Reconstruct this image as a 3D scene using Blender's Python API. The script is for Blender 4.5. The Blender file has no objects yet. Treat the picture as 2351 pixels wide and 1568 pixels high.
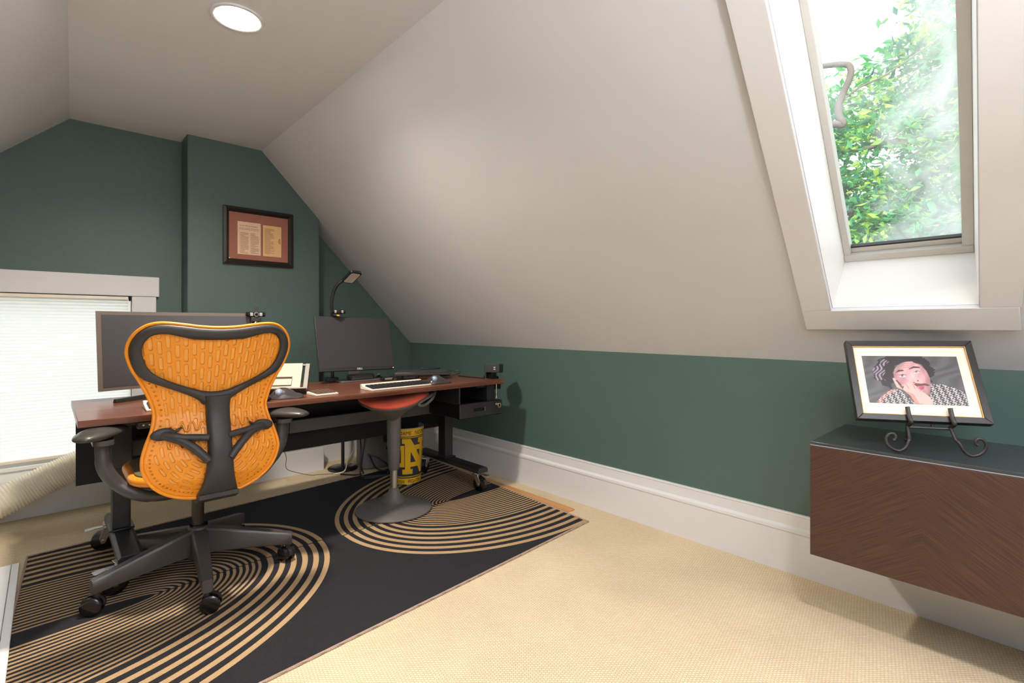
import bpy, bmesh, math, random
import numpy as np
from mathutils import Vector, Matrix
random.seed(7); np.random.seed(7)
C = bpy.context.scene.collection
PI = math.pi
def lin(r, g, b):
    f = lambda c: (c/255/12.92) if c/255 <= .04045 else ((c/255+.055)/1.055)**2.4
    return (f(r), f(g), f(b), 1)
# ------------------------------------------------------------------ materials
MATS = {}
def pm(name, col, rough=.5, metal=0, noise=None, bump=None, coat=0, spec=.5, sheen=0):
    """principled material with procedural colour variation and bump"""
    if name in MATS: return MATS[name]
    m = bpy.data.materials.new(name); m.use_nodes = True; N = m.node_tree; L = N.links
    p = N.nodes['Principled BSDF']
    p.inputs['Roughness'].default_value = rough; p.inputs['Metallic'].default_value = metal
    p.inputs['Coat Weight'].default_value = coat; p.inputs['Specular IOR Level'].default_value = spec
    p.inputs['Sheen Weight'].default_value = sheen
    tc = N.nodes.new('ShaderNodeTexCoord')
    sc, am = noise or (30, .06)
    n = N.nodes.new('ShaderNodeTexNoise'); n.inputs['Scale'].default_value = sc; n.inputs['Detail'].default_value = 4
    L.new(tc.outputs['Object'], n.inputs['Vector'])
    mx = N.nodes.new('ShaderNodeMix'); mx.data_type = 'RGBA'
    mx.inputs['A'].default_value = tuple(c*(1-am) for c in col[:3])+(1,)
    mx.inputs['B'].default_value = tuple(min(1, c*(1+am)) for c in col[:3])+(1,)
    L.new(n.outputs['Fac'], mx.inputs['Factor']); L.new(mx.outputs['Result'], p.inputs['Base Color'])
    if bump:
        n2 = N.nodes.new('ShaderNodeTexNoise'); n2.inputs['Scale'].default_value = bump[0]; n2.inputs['Detail'].default_value = 3
        L.new(tc.outputs['Object'], n2.inputs['Vector'])
        b = N.nodes.new('ShaderNodeBump'); b.inputs['Strength'].default_value = bump[1]; b.inputs['Distance'].default_value = bump[2] if len(bump) > 2 else .002
        L.new(n2.outputs['Fac'], b.inputs['Height']); L.new(b.outputs['Normal'], p.inputs['Normal'])
    MATS[name] = m; return m
def emis(name, col, s):
    m = bpy.data.materials.new(name); m.use_nodes = True; N = m.node_tree
    N.nodes.remove(N.nodes['Principled BSDF'])
    e = N.nodes.new('ShaderNodeEmission'); e.inputs['Color'].default_value = col; e.inputs['Strength'].default_value = s
    N.links.new(e.outputs[0], N.nodes['Material Output'].inputs[0]); return m
def nodes(m): return m.node_tree.nodes, m.node_tree.links, m.node_tree.nodes['Principled BSDF']
def mathn(N, L, op, a, b=None, c=None):
    n = N.new('ShaderNodeMath'); n.operation = op
    for i, v in enumerate((a, b, c)):
        if v is None: continue
        if isinstance(v, (int, float)): n.inputs[i].default_value = v
        else: L.new(v, n.inputs[i])
    return n.outputs[0]
def attr_mat(name, rough=.5):
    m = bpy.data.materials.new(name); m.use_nodes = True; N, L, p = nodes(m)
    a = N.new('ShaderNodeAttribute'); a.attribute_name = 'paint'
    L.new(a.outputs['Color'], p.inputs['Base Color']); p.inputs['Roughness'].default_value = rough; return m

wall_paint = pm('ceiling_paint', lin(207, 208, 213), .8, noise=(3, .02), bump=(60, .15, .003))
green_paint = pm('green_wall_paint', lin(74, 96, 91), .5, noise=(4, .06), bump=(22, .5, .004))
green_knee = pm('green_knee_paint', lin(74, 98, 92), .45, noise=(4, .03), bump=(90, .1, .001))
white_trim = pm('white_trim_paint', lin(214, 214, 217), .4, noise=(5, .015))
shaft_paint = pm('shaft_paint', lin(240, 240, 238), .45, noise=(5, .01))
black_plastic = pm('black_plastic', lin(40, 40, 42), .45)
black_soft = pm('black_soft_plastic', lin(52, 51, 52), .5, bump=(300, .2, .0006))
dark_metal = pm('black_powder_metal', lin(34, 34, 36), .42, bump=(500, .15, .0003))
gloss_black = pm('gloss_black', lin(22, 22, 24), .18)
rubber = pm('wheel_black', lin(20, 20, 22), .25, coat=.3)
steel = pm('bright_steel', lin(205, 203, 198), .25, 1)
alu = pm('brushed_aluminium', lin(190, 190, 190), .38, 1)
orange = pm('orange_polymer', lin(240, 150, 36), .42, noise=(12, .05))
white_plastic = pm('white_plastic', lin(236, 226, 212), .4)
screen_m = pm('dark_screen', lin(46, 46, 50), .42, noise=(900, .35))
grey_plastic = pm('grey_plastic', lin(88, 87, 88), .5)
dark_grey = pm('dark_grey_plastic', lin(96, 93, 90), .5, bump=(400, .15, .0004))
brass = pm('brass', lin(190, 160, 70), .3, 1)
# wood for the desk top
def wood(name, c1, c2, c3, axis=0, scale=1, rough=.35):
    m = bpy.data.materials.new(name); m.use_nodes = True; N, L, p = nodes(m)
    tc = N.new('ShaderNodeTexCoord'); mp = N.new('ShaderNodeMapping')
    s = [26*scale, 26*scale, 26*scale]; s[axis] = 1.1*scale; mp.inputs['Scale'].default_value = s
    L.new(tc.outputs['Object'], mp.inputs['Vector'])
    n = N.new('ShaderNodeTexNoise'); n.inputs['Scale'].default_value = 1.6; n.inputs['Detail'].default_value = 8; n.inputs['Distortion'].default_value = .5
    L.new(mp.outputs[0], n.inputs['Vector'])
    r = N.new('ShaderNodeValToRGB'); e = r.color_ramp.elements
    e[0].position = .3; e[0].color = c1; e[1].position = .72; e[1].color = c3
    k = e.new(.5); k.color = c2
    L.new(n.outputs['Fac'], r.inputs[0]); L.new(r.outputs[0], p.inputs['Base Color'])
    b = N.new('ShaderNodeBump'); b.inputs['Strength'].default_value = .1; b.inputs['Distance'].default_value = .001
    L.new(n.outputs['Fac'], b.inputs['Height']); L.new(b.outputs[0], p.inputs['Normal'])
    p.inputs['Roughness'].default_value = rough; return m
walnut = wood('walnut_laminate', lin(70, 40, 29), lin(104, 62, 46), lin(124, 78, 58), 0, 1, .28)
oak_plank = wood('oak_plank', lin(176, 118, 62), lin(196, 138, 76), lin(208, 152, 90), 1, 1, .4)
# carpet
def carpet():
    m = bpy.data.materials.new('beige_loop_carpet'); m.use_nodes = True; N, L, p = nodes(m)
    tc = N.new('ShaderNodeTexCoord'); mp = N.new('ShaderNodeMapping'); mp.inputs['Rotation'].default_value = (0, 0, .78)
    L.new(tc.outputs['Object'], mp.inputs['Vector'])
    nz = N.new('ShaderNodeTexNoise'); nz.inputs['Scale'].default_value = 60; L.new(mp.outputs[0], nz.inputs['Vector'])
    ad = N.new('ShaderNodeVectorMath'); ad.operation = 'MULTIPLY_ADD'; ad.inputs[1].default_value = (.003, .003, 0)
    L.new(nz.outputs['Color'], ad.inputs[0]); L.new(mp.outputs[0], ad.inputs[2])
    b = N.new('ShaderNodeTexBrick'); b.offset = .5; b.squash = 1
    b.inputs['Scale'].default_value = 1; b.inputs['Brick Width'].default_value = .0115; b.inputs['Row Height'].default_value = .0085
    b.inputs['Mortar Size'].default_value = .0016; b.inputs['Mortar Smooth'].default_value = .9
    b.inputs['Color1'].default_value = lin(222, 206, 178); b.inputs['Color2'].default_value = lin(214, 197, 167); b.inputs['Mortar'].default_value = lin(182, 160, 126)
    L.new(ad.outputs[0], b.inputs['Vector'])
    n2 = N.new('ShaderNodeTexNoise'); n2.inputs['Scale'].default_value = 2.2; n2.inputs['Detail'].default_value = 5; L.new(tc.outputs['Object'], n2.inputs['Vector'])
    mr = N.new('ShaderNodeMapRange'); mr.inputs['From Min'].default_value = .3; mr.inputs['From Max'].default_value = .7; mr.inputs['To Min'].default_value = .9; mr.inputs['To Max'].default_value = 1.06
    L.new(n2.outputs['Fac'], mr.inputs[0])
    mu = N.new('ShaderNodeMix'); mu.data_type = 'RGBA'; mu.blend_type = 'MULTIPLY'; mu.inputs['Factor'].default_value = 1
    L.new(b.outputs['Color'], mu.inputs['A']); L.new(mr.outputs[0], mu.inputs['B']); L.new(mu.outputs['Result'], p.inputs['Base Color'])
    bp = N.new('ShaderNodeBump'); bp.inputs['Strength'].default_value = .35; bp.inputs['Distance'].default_value = .002; bp.invert = True
    L.new(b.outputs['Fac'], bp.inputs['Height']); L.new(bp.outputs[0], p.inputs['Normal'])
    p.inputs['Roughness'].default_value = .95; p.inputs['Specular IOR Level'].default_value = .1; return m
carpet_m = carpet()
def weave(name, col, col2):
    m = bpy.data.materials.new(name); m.use_nodes = True; N, L, p = nodes(m)
    tc = N.new('ShaderNodeTexCoord'); b = N.new('ShaderNodeTexBrick'); b.offset = .5
    b.inputs['Scale'].default_value = 1; b.inputs['Brick Width'].default_value = .006; b.inputs['Row Height'].default_value = .004
    b.inputs['Mortar Size'].default_value = .0008; b.inputs['Mortar Smooth'].default_value = .8
    b.inputs['Color1'].default_value = col; b.inputs['Color2'].default_value = col2; b.inputs['Mortar'].default_value = tuple(c*.45 for c in col[:3])+(1,)
    L.new(tc.outputs['Object'], b.inputs['Vector']); L.new(b.outputs['Color'], p.inputs['Base Color'])
    bp = N.new('ShaderNodeBump'); bp.inputs['Strength'].default_value = .5; bp.inputs['Distance'].default_value = .001; bp.invert = True
    L.new(b.outputs['Fac'], bp.inputs['Height']); L.new(bp.outputs[0], p.inputs['Normal'])
    p.inputs['Roughness'].default_value = .9; p.inputs['Specular IOR Level'].default_value = .15; return m
rug_black = weave('rug_black', lin(44, 44, 48), lin(52, 51, 55))
rug_tan = weave('rug_tan', lin(202, 170, 130), lin(188, 157, 118))
rug_edge = weave('rug_binding', lin(190, 164, 148), lin(180, 154, 138))
# perforated black mesh fabric
def mesh_fabric():
    m = bpy.data.materials.new('black_mesh_fabric'); m.use_nodes = True; N, L, p = nodes(m)
    p.inputs['Base Color'].default_value = lin(22, 24, 25); p.inputs['Roughness'].default_value = .7
    tc = N.new('ShaderNodeTexCoord'); v = N.new('ShaderNodeTexVoronoi'); v.inputs['Scale'].default_value = 170; v.inputs['Randomness'].default_value = 0
    L.new(tc.outputs['Object'], v.inputs['Vector'])
    lt = mathn(N, L, 'LESS_THAN', v.outputs['Distance'], .22)
    t = N.new('ShaderNodeBsdfTransparent'); mx = N.new('ShaderNodeMixShader')
    L.new(lt, mx.inputs[0]); L.new(p.outputs[0], mx.inputs[1]); L.new(t.outputs[0], mx.inputs[2])
    L.new(mx.outputs[0], N['Material Output'].inputs[0]); return m
mesh_m = mesh_fabric()
def shade_fabric():
    m = bpy.data.materials.new('white_shade_fabric'); m.use_nodes = True; N, L, p = nodes(m)
    p.inputs['Base Color'].default_value = (.93, .94, .94, 1); p.inputs['Roughness'].default_value = .9
    t = N.new('ShaderNodeBsdfTranslucent')
    tc = N.new('ShaderNodeTexCoord'); n = N.new('ShaderNodeTexNoise'); n.inputs['Scale'].default_value = 4; L.new(tc.outputs['Object'], n.inputs['Vector'])
    r = N.new('ShaderNodeValToRGB'); r.color_ramp.elements[0].color = (.90, .94, .93, 1); r.color_ramp.elements[1].color = (.97, .97, .97, 1)
    L.new(n.outputs['Fac'], r.inputs[0]); L.new(r.outputs[0], t.inputs['Color'])
    mx = N.new('ShaderNodeMixShader'); mx.inputs[0].default_value = .55
    L.new(p.outputs[0], mx.inputs[1]); L.new(t.outputs[0], mx.inputs[2]); L.new(mx.outputs[0], N['Material Output'].inputs[0]); return m
def dust_glare_glass():
    m = bpy.data.materials.new('dust_glare_skylight_glass'); m.use_nodes = True; N, L, p = nodes(m)
    N.remove(p)
    tc = N.new('ShaderNodeTexCoord'); sx = N.new('ShaderNodeSeparateXYZ'); L.new(tc.outputs['Object'], sx.inputs[0])
    n = N.new('ShaderNodeTexNoise'); n.inputs['Scale'].default_value = 5; n.inputs['Detail'].default_value = 5; n.inputs['Distortion'].default_value = 1.2; L.new(tc.outputs['Object'], n.inputs['Vector'])
    # dust and painted sun-glare on the right half of the pane (towards smaller y)
    g = N.new('ShaderNodeMapRange'); g.inputs['From Min'].default_value = .44; g.inputs['From Max'].default_value = .18; g.inputs['To Min'].default_value = 0; g.inputs['To Max'].default_value = .40
    L.new(sx.outputs['Y'], g.inputs[0])
    d = mathn(N, L, 'MULTIPLY_ADD', n.outputs['Fac'], 1.1, -.46)
    s = mathn(N, L, 'ADD', g.outputs[0], d)
    s = mathn(N, L, 'MINIMUM', mathn(N, L, 'MAXIMUM', s, .06), .72)
    t = N.new('ShaderNodeBsdfTransparent'); t.inputs[0].default_value = (.97, 1, 1, 1)
    h = N.new('ShaderNodeBsdfTranslucent'); h.inputs[0].default_value = (.95, .97, .97, 1)
    mx = N.new('ShaderNodeMixShader'); L.new(s, mx.inputs[0]); L.new(t.outputs[0], mx.inputs[1]); L.new(h.outputs[0], mx.inputs[2])
    gl = N.new('ShaderNodeBsdfGlossy'); gl.inputs['Roughness'].default_value = .03
    m2 = N.new('ShaderNodeMixShader'); m2.inputs[0].default_value = .04
    L.new(mx.outputs[0], m2.inputs[1]); L.new(gl.outputs[0], m2.inputs[2]); L.new(m2.outputs[0], N['Material Output'].inputs[0]); return m
# ------------------------------------------------------------------ mesh builder
class B:
    def __init__(s): s.bm = bmesh.new(); s.M = Matrix()
    def v(s, p): return s.bm.verts.new(s.M @ Vector(p))
    def f(s, vs, mi=0):
        try: fc = s.bm.faces.new(vs); fc.material_index = mi; return fc
        except ValueError: return None
    def box(s, a, b, mi=0):
        x0, y0, z0 = a; x1, y1, z1 = b
        V = [s.v(p) for p in ((x0,y0,z0),(x1,y0,z0),(x1,y1,z0),(x0,y1,z0),(x0,y0,z1),(x1,y0,z1),(x1,y1,z1),(x0,y1,z1))]
        for q in ((0,3,2,1),(4,5,6,7),(0,1,5,4),(1,2,6,5),(2,3,7,6),(3,0,4,7)): s.f([V[i] for i in q], mi)
        return s
    def hexa(s, P, mi=0):   # 8 points, bottom ring then top ring
        V = [s.v(p) for p in P]
        for q in ((3,2,1,0),(4,5,6,7),(0,1,5,4),(1,2,6,5),(2,3,7,6),(3,0,4,7)): s.f([V[i] for i in q], mi)
        return s
    def loops(s, rings, mi=0, closed=True, cap0=True, cap1=True):
        R = [[s.v(p) for p in r] for r in rings]
        n = len(R[0])
        for a, b in zip(R, R[1:]):
            for i in range(n if closed else n-1):
                j = (i+1) % n; s.f([a[i], a[j], b[j], b[i]], mi)
        if cap0 and closed: s.f(R[0][::-1], mi)
        if cap1 and closed: s.f(R[-1], mi)
        return s
    def prism(s, poly, off, mi=0):   # poly: list of 3-D points, off: extrusion vector
        off = Vector(off); A = [s.v(p) for p in poly]; Bt = [s.v(Vector(p)+off) for p in poly]
        n = len(poly); s.f(A[::-1], mi); s.f(Bt, mi)
        for i in range(n): j = (i+1) % n; s.f([A[i], A[j], Bt[j], Bt[i]], mi)
        return s
    def tube(s, pts, r, n=10, mi=0, closed=False, caps=True, flat=None):
        P = [Vector(p) for p in pts]; m = len(P)
        rad = r if isinstance(r, (list, tuple)) else [r]*m
        rings = []; up = None
        for i in range(m):
            t = (P[(i+1) % m]-P[i-1]) if closed else (P[min(i+1, m-1)]-P[max(i-1, 0)])
            t.normalize()
            if up is None:
                up = Vector((0,0,1)) if abs(t.z) < .9 else Vector((1,0,0))
            up = (up - t*up.dot(t)).normalized(); sd = t.cross(up)
            fl = flat if flat else (1, 1)
            rings.append([P[i] + (sd*math.cos(2*PI*k/n)*fl[0] + up*math.sin(2*PI*k/n)*fl[1])*rad[i] for k in range(n)])
        if closed: rings.append(rings[0]); caps = False
        R = [[s.v(p) for p in q] for q in (rings[:-1] if closed else rings)]
        if closed: R.append(R[0])
        for a, b in zip(R, R[1:]):
            for k in range(n): s.f([a[k], a[(k+1) % n], b[(k+1) % n], b[k]], mi)
        if caps: s.f(R[0][::-1], mi); s.f(R[-1], mi)
        return s
    def cyl(s, p0, p1, r0, r1=None, n=24, mi=0):
        return s.tube([p0, p1], [r0, r0 if r1 is None else r1], n, mi)
    def lathe(s, prof, c=(0,0,0), n=40, mi=0, caps=True):
        rings = [[(c[0]+r*math.cos(2*PI*k/n), c[1]+r*math.sin(2*PI*k/n), c[2]+z) for k in range(n)] for r, z in prof]
        return s.loops(rings, mi, True, caps, caps)
    def ball(s, c, r, sc=(1,1,1), nu=20, nv=12, mi=0, R=None):
        R = R or Matrix()
        rings = []
        for i in range(nv+1):
            a = PI*i/nv; rr = max(math.sin(a), .004)
            rings.append([Vector(c)+R @ Vector((r*sc[0]*rr*math.cos(2*PI*k/nu), r*sc[1]*rr*math.sin(2*PI*k/nu), -r*sc[2]*math.cos(a))) for k in range(nu)])
        return s.loops(rings, mi)
    def rrect(s, c, w, d, h, r, mi=0, seg=5):   # rounded-corner slab, base centre c
        pts = []
        for cx_, cy_, a0 in ((w/2-r, d/2-r, 0), (-w/2+r, d/2-r, 90), (-w/2+r, -d/2+r, 180), (w/2-r, -d/2+r, 270)):
            for k in range(seg+1):
                a = math.radians(a0+90*k/seg); pts.append((c[0]+cx_+r*math.cos(a), c[1]+cy_+r*math.sin(a), c[2]))
        return s.prism(pts, (0,0,h), mi)
ORG = {}
def place(o, parent, org):
    C.objects.link(o); ORG[o.name] = org
    if parent is not None:
        o.parent = parent
        po = ORG[parent.name]; o.location = Vector(org)-Vector(po)
    else: o.location = org
def obj(name, b, mats, parent=None, bevel=0, smooth=40, org=None, seg=2):
    """links builder b (world coordinates) as ONE mesh object"""
    bm = b.bm
    bmesh.ops.recalc_face_normals(bm, faces=bm.faces[:])
    me = bpy.data.meshes.new(name); 
    if org is None:
        if parent is not None: org = ORG[parent.name]
        else:
            xs = [v.co for v in bm.verts]
            org = ((min(v.x for v in xs)+max(v.x for v in xs))/2, (min(v.y for v in xs)+max(v.y for v in xs))/2, min(v.z for v in xs))
    org = tuple(org)
    for v in bm.verts: v.co -= Vector(org)
    bm.to_mesh(me); bm.free()
    for m in (mats if isinstance(mats, (list, tuple)) else [mats]): me.materials.append(m)
    if smooth:
        me.polygons.foreach_set('use_smooth', [True]*len(me.polygons)); me.set_sharp_from_angle(angle=math.radians(smooth))
    o = bpy.data.objects.new(name, me); place(o, parent, org)
    if bevel:
        md = o.modifiers.new('bevel', 'BEVEL'); md.width = bevel; md.segments = seg; md.limit_method = 'ANGLE'; md.angle_limit = math.radians(40)
        md.harden_normals = False
    return o
def tag(o, label, cat, group=None, kind=None):
    o['label'] = label; o['category'] = cat
    if group: o['group'] = group
    if kind: o['kind'] = kind
    return o
def thing(name, label, cat, loc, group=None):
    o = bpy.data.objects.new(name, None); o.empty_display_size = .05; place(o, None, tuple(loc)); return tag(o, label, cat, group)
def struct(name, b, m, bevel=0, smooth=30, parent=None):
    o = obj(name, b, m, parent, bevel, smooth, org=(0,0,0) if parent is None else None)
    if parent is None: o['kind'] = 'structure'
    return o
def arrmesh(name, V, F, mats, parent=None, mi=None, paint=None, smooth=True, org=None):
    org = ORG[parent.name] if parent is not None else (org or (0,0,0))
    V = np.asarray(V, float)-np.array(org)
    me = bpy.data.meshes.new(name); me.from_pydata(V.tolist(), [], F if isinstance(F, list) else F.tolist())
    for m in (mats if isinstance(mats, (list, tuple)) else [mats]): me.materials.append(m)
    if mi is not None: me.polygons.foreach_set('material_index', np.asarray(mi, np.int32))
    if smooth: me.polygons.foreach_set('use_smooth', [True]*len(me.polygons))
    if paint is not None:
        at = me.attributes.new('paint', 'FLOAT_COLOR', 'FACE')
        at.data.foreach_set('color', np.asarray(paint, np.float32).ravel())
    me.validate(); me.update()
    o = bpy.data.objects.new(name, me); place(o, parent, org); return o
def text_mesh(body, size, extrude=.0004):
    cu = bpy.data.curves.new('text', 'FONT'); cu.body = body; cu.size = size; cu.extrude = extrude; cu.align_x = 'LEFT'
    o = bpy.data.objects.new('text', cu); C.objects.link(o)
    bpy.context.view_layer.update()
    me = bpy.data.meshes.new_from_object(o.evaluated_get(bpy.context.evaluated_depsgraph_get()))
    V = np.array([v.co[:] for v in me.vertices]); F = [list(p.vertices) for p in me.polygons]
    bpy.data.objects.remove(o); bpy.data.curves.remove(cu); bpy.data.meshes.remove(me)
    return V, F
def smoothpath(P, n=8, closed=False):
    P = [Vector(p) for p in P]; out = []
    m = len(P)
    for i in range(m if closed else m-1):
        p0 = P[i-1] if (i > 0 or closed) else P[0]; p1 = P[i]; p2 = P[(i+1) % m]; p3 = P[(i+2) % m] if (i+2 < m or closed) else P[-1]
        for k in range(n):
            t = k/n
            out.append(.5*((2*p1)+(p2-p0)*t+(2*p0-5*p1+4*p2-p3)*t*t+(3*p1-p0-3*p2+p3)*t*t*t))
    if not closed: out.append(P[-1])
    return out
def inpoly(px, py, poly):
    px = np.asarray(px); c = np.zeros(px.shape, bool); n = len(poly)
    for i in range(n):
        x0, y0 = poly[i]; x1, y1 = poly[(i+1) % n]
        if y0 == y1: continue
        k = ((y0 > py) != (y1 > py)) & (px < (x1-x0)*(py-y0)/(y1-y0)+x0); c ^= k
    return c
# ------------------------------------------------------------------ camera
Fpx = 1145.; yaw = math.atan((1175.5-110)/Fpx); EYE = 1.06
cam = bpy.data.cameras.new('camera'); co = bpy.data.objects.new('camera', cam); C.objects.link(co)
co.location = (0, 0, EYE); co.rotation_euler = (PI/2, 0, -yaw)
cam.sensor_width = 36; cam.lens = 36*Fpx/2351; cam.shift_y = -36/2351; cam.clip_start = .02
bpy.context.scene.camera = co
# ------------------------------------------------------------------ room shell
CE = 2.257                                   # flat ceiling height
KX = 2.35; KZ = .912                         # knee wall
S = Vector((-.690, 0, .7238)); NN = Vector((.7238, 0, .690))
def SP(t, y, d=0): return Vector((KX, y, KZ)) + S*t + NN*d
struct('floor', B().box((-2.2, -3.8, -.06), (2.6, 4.1, 0)), carpet_m)
GY = 3.85
g = B()
for poly in ([(-1.6,0),(-.75,0),(-.75,1.468),(-1.6,.67)], [(-.75,0),(.378,0),(.378,.2),(-.75,.2)],
             [(-.75,1.236),(.378,1.236),(.378,2.30),(.10,2.30),(-.75,1.468)], [(.378,0),(2.40,0),(2.40,.90),(1.05,2.30),(.378,2.30)]):
    g.prism([(x, GY, z) for x, z in poly], (0, .1, 0))
struct('wall_gable', g, green_paint)
struct('wall_chimney', B().prism([(.637,3.66,0),(1.466,3.66,0),(1.466,3.66,1.842),(1.06,3.66,2.28),(.637,3.66,2.28)], (0,.19,0)), green_paint, bevel=.006)
struct('wall_knee', B().box((KX, -3.7, 0), (KX+.12, 3.95, KZ)), green_knee)
struct('wall_left', B().box((-2.1, -3.7, 0), (-1.6, 3.95, 1.0)), green_paint)
struct('wall_back', B().box((-2.1, -3.8, 0), (2.5, -3.6, 2.4)), wall_paint)
c0, c1 = .095, -.117
struct('ceiling', B().prism([(c0-.1,3.95,CE),(1.25,3.95,CE),(1.25,-3.7,CE),(c1-.1,-3.7,CE)], (0,0,.1)), wall_paint)
struct('ceiling_left', B().hexa([(c0,3.95,CE),(c1,-3.7,CE),(c1-1.75,-3.7,CE-1.645),(c0-1.75,3.95,CE-1.645),
                                 (c0-.08,3.95,CE+.08),(c1-.08,-3.7,CE+.08),(c1-1.83,-3.7,CE-1.56),(c0-1.83,3.95,CE-1.56)]), wall_paint)
T0, T1 = .298, 1.613                         # skylight opening along the slope
HL = lambda t: .547-.042*(t-T0); HR = lambda t: .148-.043*(t-T0)
g = B()
for poly in ([(-.05,3.95),(1.95,3.95),(1.95,HL(T1)),(T1,HL(T1)),(T0,HL(T0)),(-.05,HL(T0))],
             [(-.05,-3.7),(-.05,HR(T0)),(T0,HR(T0)),(T1,HR(T1)),(1.95,HR(T1)),(1.95,-3.7)],
             [(-.05,HL(T0)),(T0,HL(T0)),(T0,HR(T0)),(-.05,HR(T0))], [(T1,HL(T1)),(1.95,HL(T1)),(1.95,HR(T1)),(T1,HR(T1))]):
    g.prism([SP(t, y) for t, y in poly], NN*.12)
struct('ceiling_right', g, wall_paint)
# skylight shaft lining
DS = .2
ib = [SP(T0,HL(T0)), SP(T0,HR(T0)), SP(T1,HR(T1)), SP(T1,HL(T1))]
OB0, OB1 = .358, 1.66
oL = lambda t: .532-.044*(t-OB0); oR = lambda t: .166-.044*(t-OB0)
ob = [SP(OB0,oL(OB0),DS), SP(OB0,oR(OB0),DS), SP(OB1,oR(OB1),DS), SP(OB1,oL(OB1),DS)]
g = B()
ctr_i = sum(ib, Vector())/4; ctr_o = sum(ob, Vector())/4
for i in range(4):
    j = (i+1) % 4
    ax = [(ib[k]-ctr_i)*.02 for k in (i,j)]; bx = [(ob[k]-ctr_o)*.12 for k in (i,j)]
    n_ = (ob[i]-ib[i]).cross(ib[j]-ib[i]).normalized()*.02
    if n_.dot(ib[i]-ctr_i) < 0: n_ = -n_
    g.hexa([ib[i], ib[j], ob[j], ob[i], ib[i]+n_, ib[j]+n_, ob[j]+n_, ob[i]+n_])
# thin inner stop bead
struct('trim_1', g, shaft_paint)
# casing boards round the opening
def boards(polys, d0, d1):
    g = B()
    for poly in polys: g.prism([SP(t, y, d0) for t, y in poly], NN*(d1-d0))
    return g
tb = .201
struct('trim_2', boards([[(tb,.652),(T0,.648),(1.7,.585),(1.7,HL(1.7)+.002),(T0,HL(T0)+.002)][1:]+[], [(tb,.652),(T0,.648),(T0,.058),(tb,.056)],
                         [(T0,HR(T0)-.002),(1.7,HR(1.7)-.002),(1.7,-.02),(T0,.05)], [(1.7,.585),(1.78,.585),(1.78,-.02),(1.7,-.02)]], -.018, .0), white_trim, bevel=.002)
# skylight sash
w2 = B()
fw = .017
def barw(p, q, wa, wb, d0=DS-.012, d1=DS+.03): return
def sashbar(ta, ya, tb_, yb, dt, dy, d0, d1, g):
    g.hexa([SP(ta,ya,d0),SP(tb_,yb,d0),SP(tb_+dt,yb+dy,d0),SP(ta+dt,ya+dy,d0),SP(ta,ya,d1),SP(tb_,yb,d1),SP(tb_+dt,yb+dy,d1),SP(ta+dt,ya+dy,d1)])
frame_m = pm('skylight_frame_grey', lin(196, 194, 190), .4)
sashbar(OB0, oL(OB0), OB1, oL(OB1), 0, -.022, DS-.004, DS+.04, w2)
sashbar(OB0, oR(OB0), OB1, oR(OB1), 0, .03, DS-.004, DS+.04, w2)
sashbar(OB0, oL(OB0), OB0, oR(OB0), .028, 0, DS-.008, DS+.02, w2)
sashbar(OB0+.028, oL(OB0), OB0+.028, oR(OB0), .02, 0, DS+.012, DS+.04, w2)
sashbar(OB1-.03, oL(OB1), OB1-.03, oR(OB1), .03, 0, DS-.004, DS+.04, w2)
win2 = struct('window_2', w2, frame_m, bevel=.002)
gk = B(); sashbar(OB0+.047, oL(OB0)-.02, OB0+.047, oR(OB0)+.03, .008, 0, DS+.014, DS+.03, gk)
obj('gasket', gk, black_plastic, win2)
pn = B(); pn.f([pn.v(SP(OB0+.03, oL(OB0)-.01, DS+.028)), pn.v(SP(OB0+.03, oR(OB0)+.01, DS+.028)), pn.v(SP(OB1-.01, oR(OB1)+.01, DS+.028)), pn.v(SP(OB1-.01, oL(OB1)-.01, DS+.028))])
obj('glass_pane', pn, dust_glare_glass(), win2)
# gable window: frame rails, pane, casing
w1 = B()
w1.box((-.75,3.862,.2),(-.70,3.94,1.236)).box((.362,3.862,.2),(.378,3.94,1.236)).box((-.75,3.862,1.21),(.378,3.94,1.236)).box((-.75,3.868,.2),(.378,3.94,.318)).box((-.70,3.856,.262),(.362,3.87,.284))
win1 = struct('window_1', w1, shaft_paint, bevel=.003)
pn = B(); pn.box((-.70,3.915,.318),(.362,3.919,1.21)); gm = bpy.data.materials.new('clear_window_glass'); gm.use_nodes = True; N, L, p = nodes(gm); N.remove(p)
t = N.new('ShaderNodeBsdfTransparent'); gl = N.new('ShaderNodeBsdfGlossy'); gl.inputs[1].default_value = .02; mx = N.new('ShaderNodeMixShader'); fr = N.new('ShaderNodeFresnel')
mx.inputs[0].default_value = .05; L.new(t.outputs[0], mx.inputs[1]); L.new(gl.outputs[0], mx.inputs[2]); L.new(mx.outputs[0], N['Material Output'].inputs[0])
obj('glass_pane', pn, gm, win1)
cs = B().box((-.9,3.822,1.242),(.515,3.85,1.365)).box((.378,3.828,.2),(.5,3.85,1.242)).box((-.87,3.828,.2),(-.75,3.85,1.242)).box((-.87,3.80,.182),(.52,3.86,.205))
struct('trim_3', cs, white_trim, bevel=.003)
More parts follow.
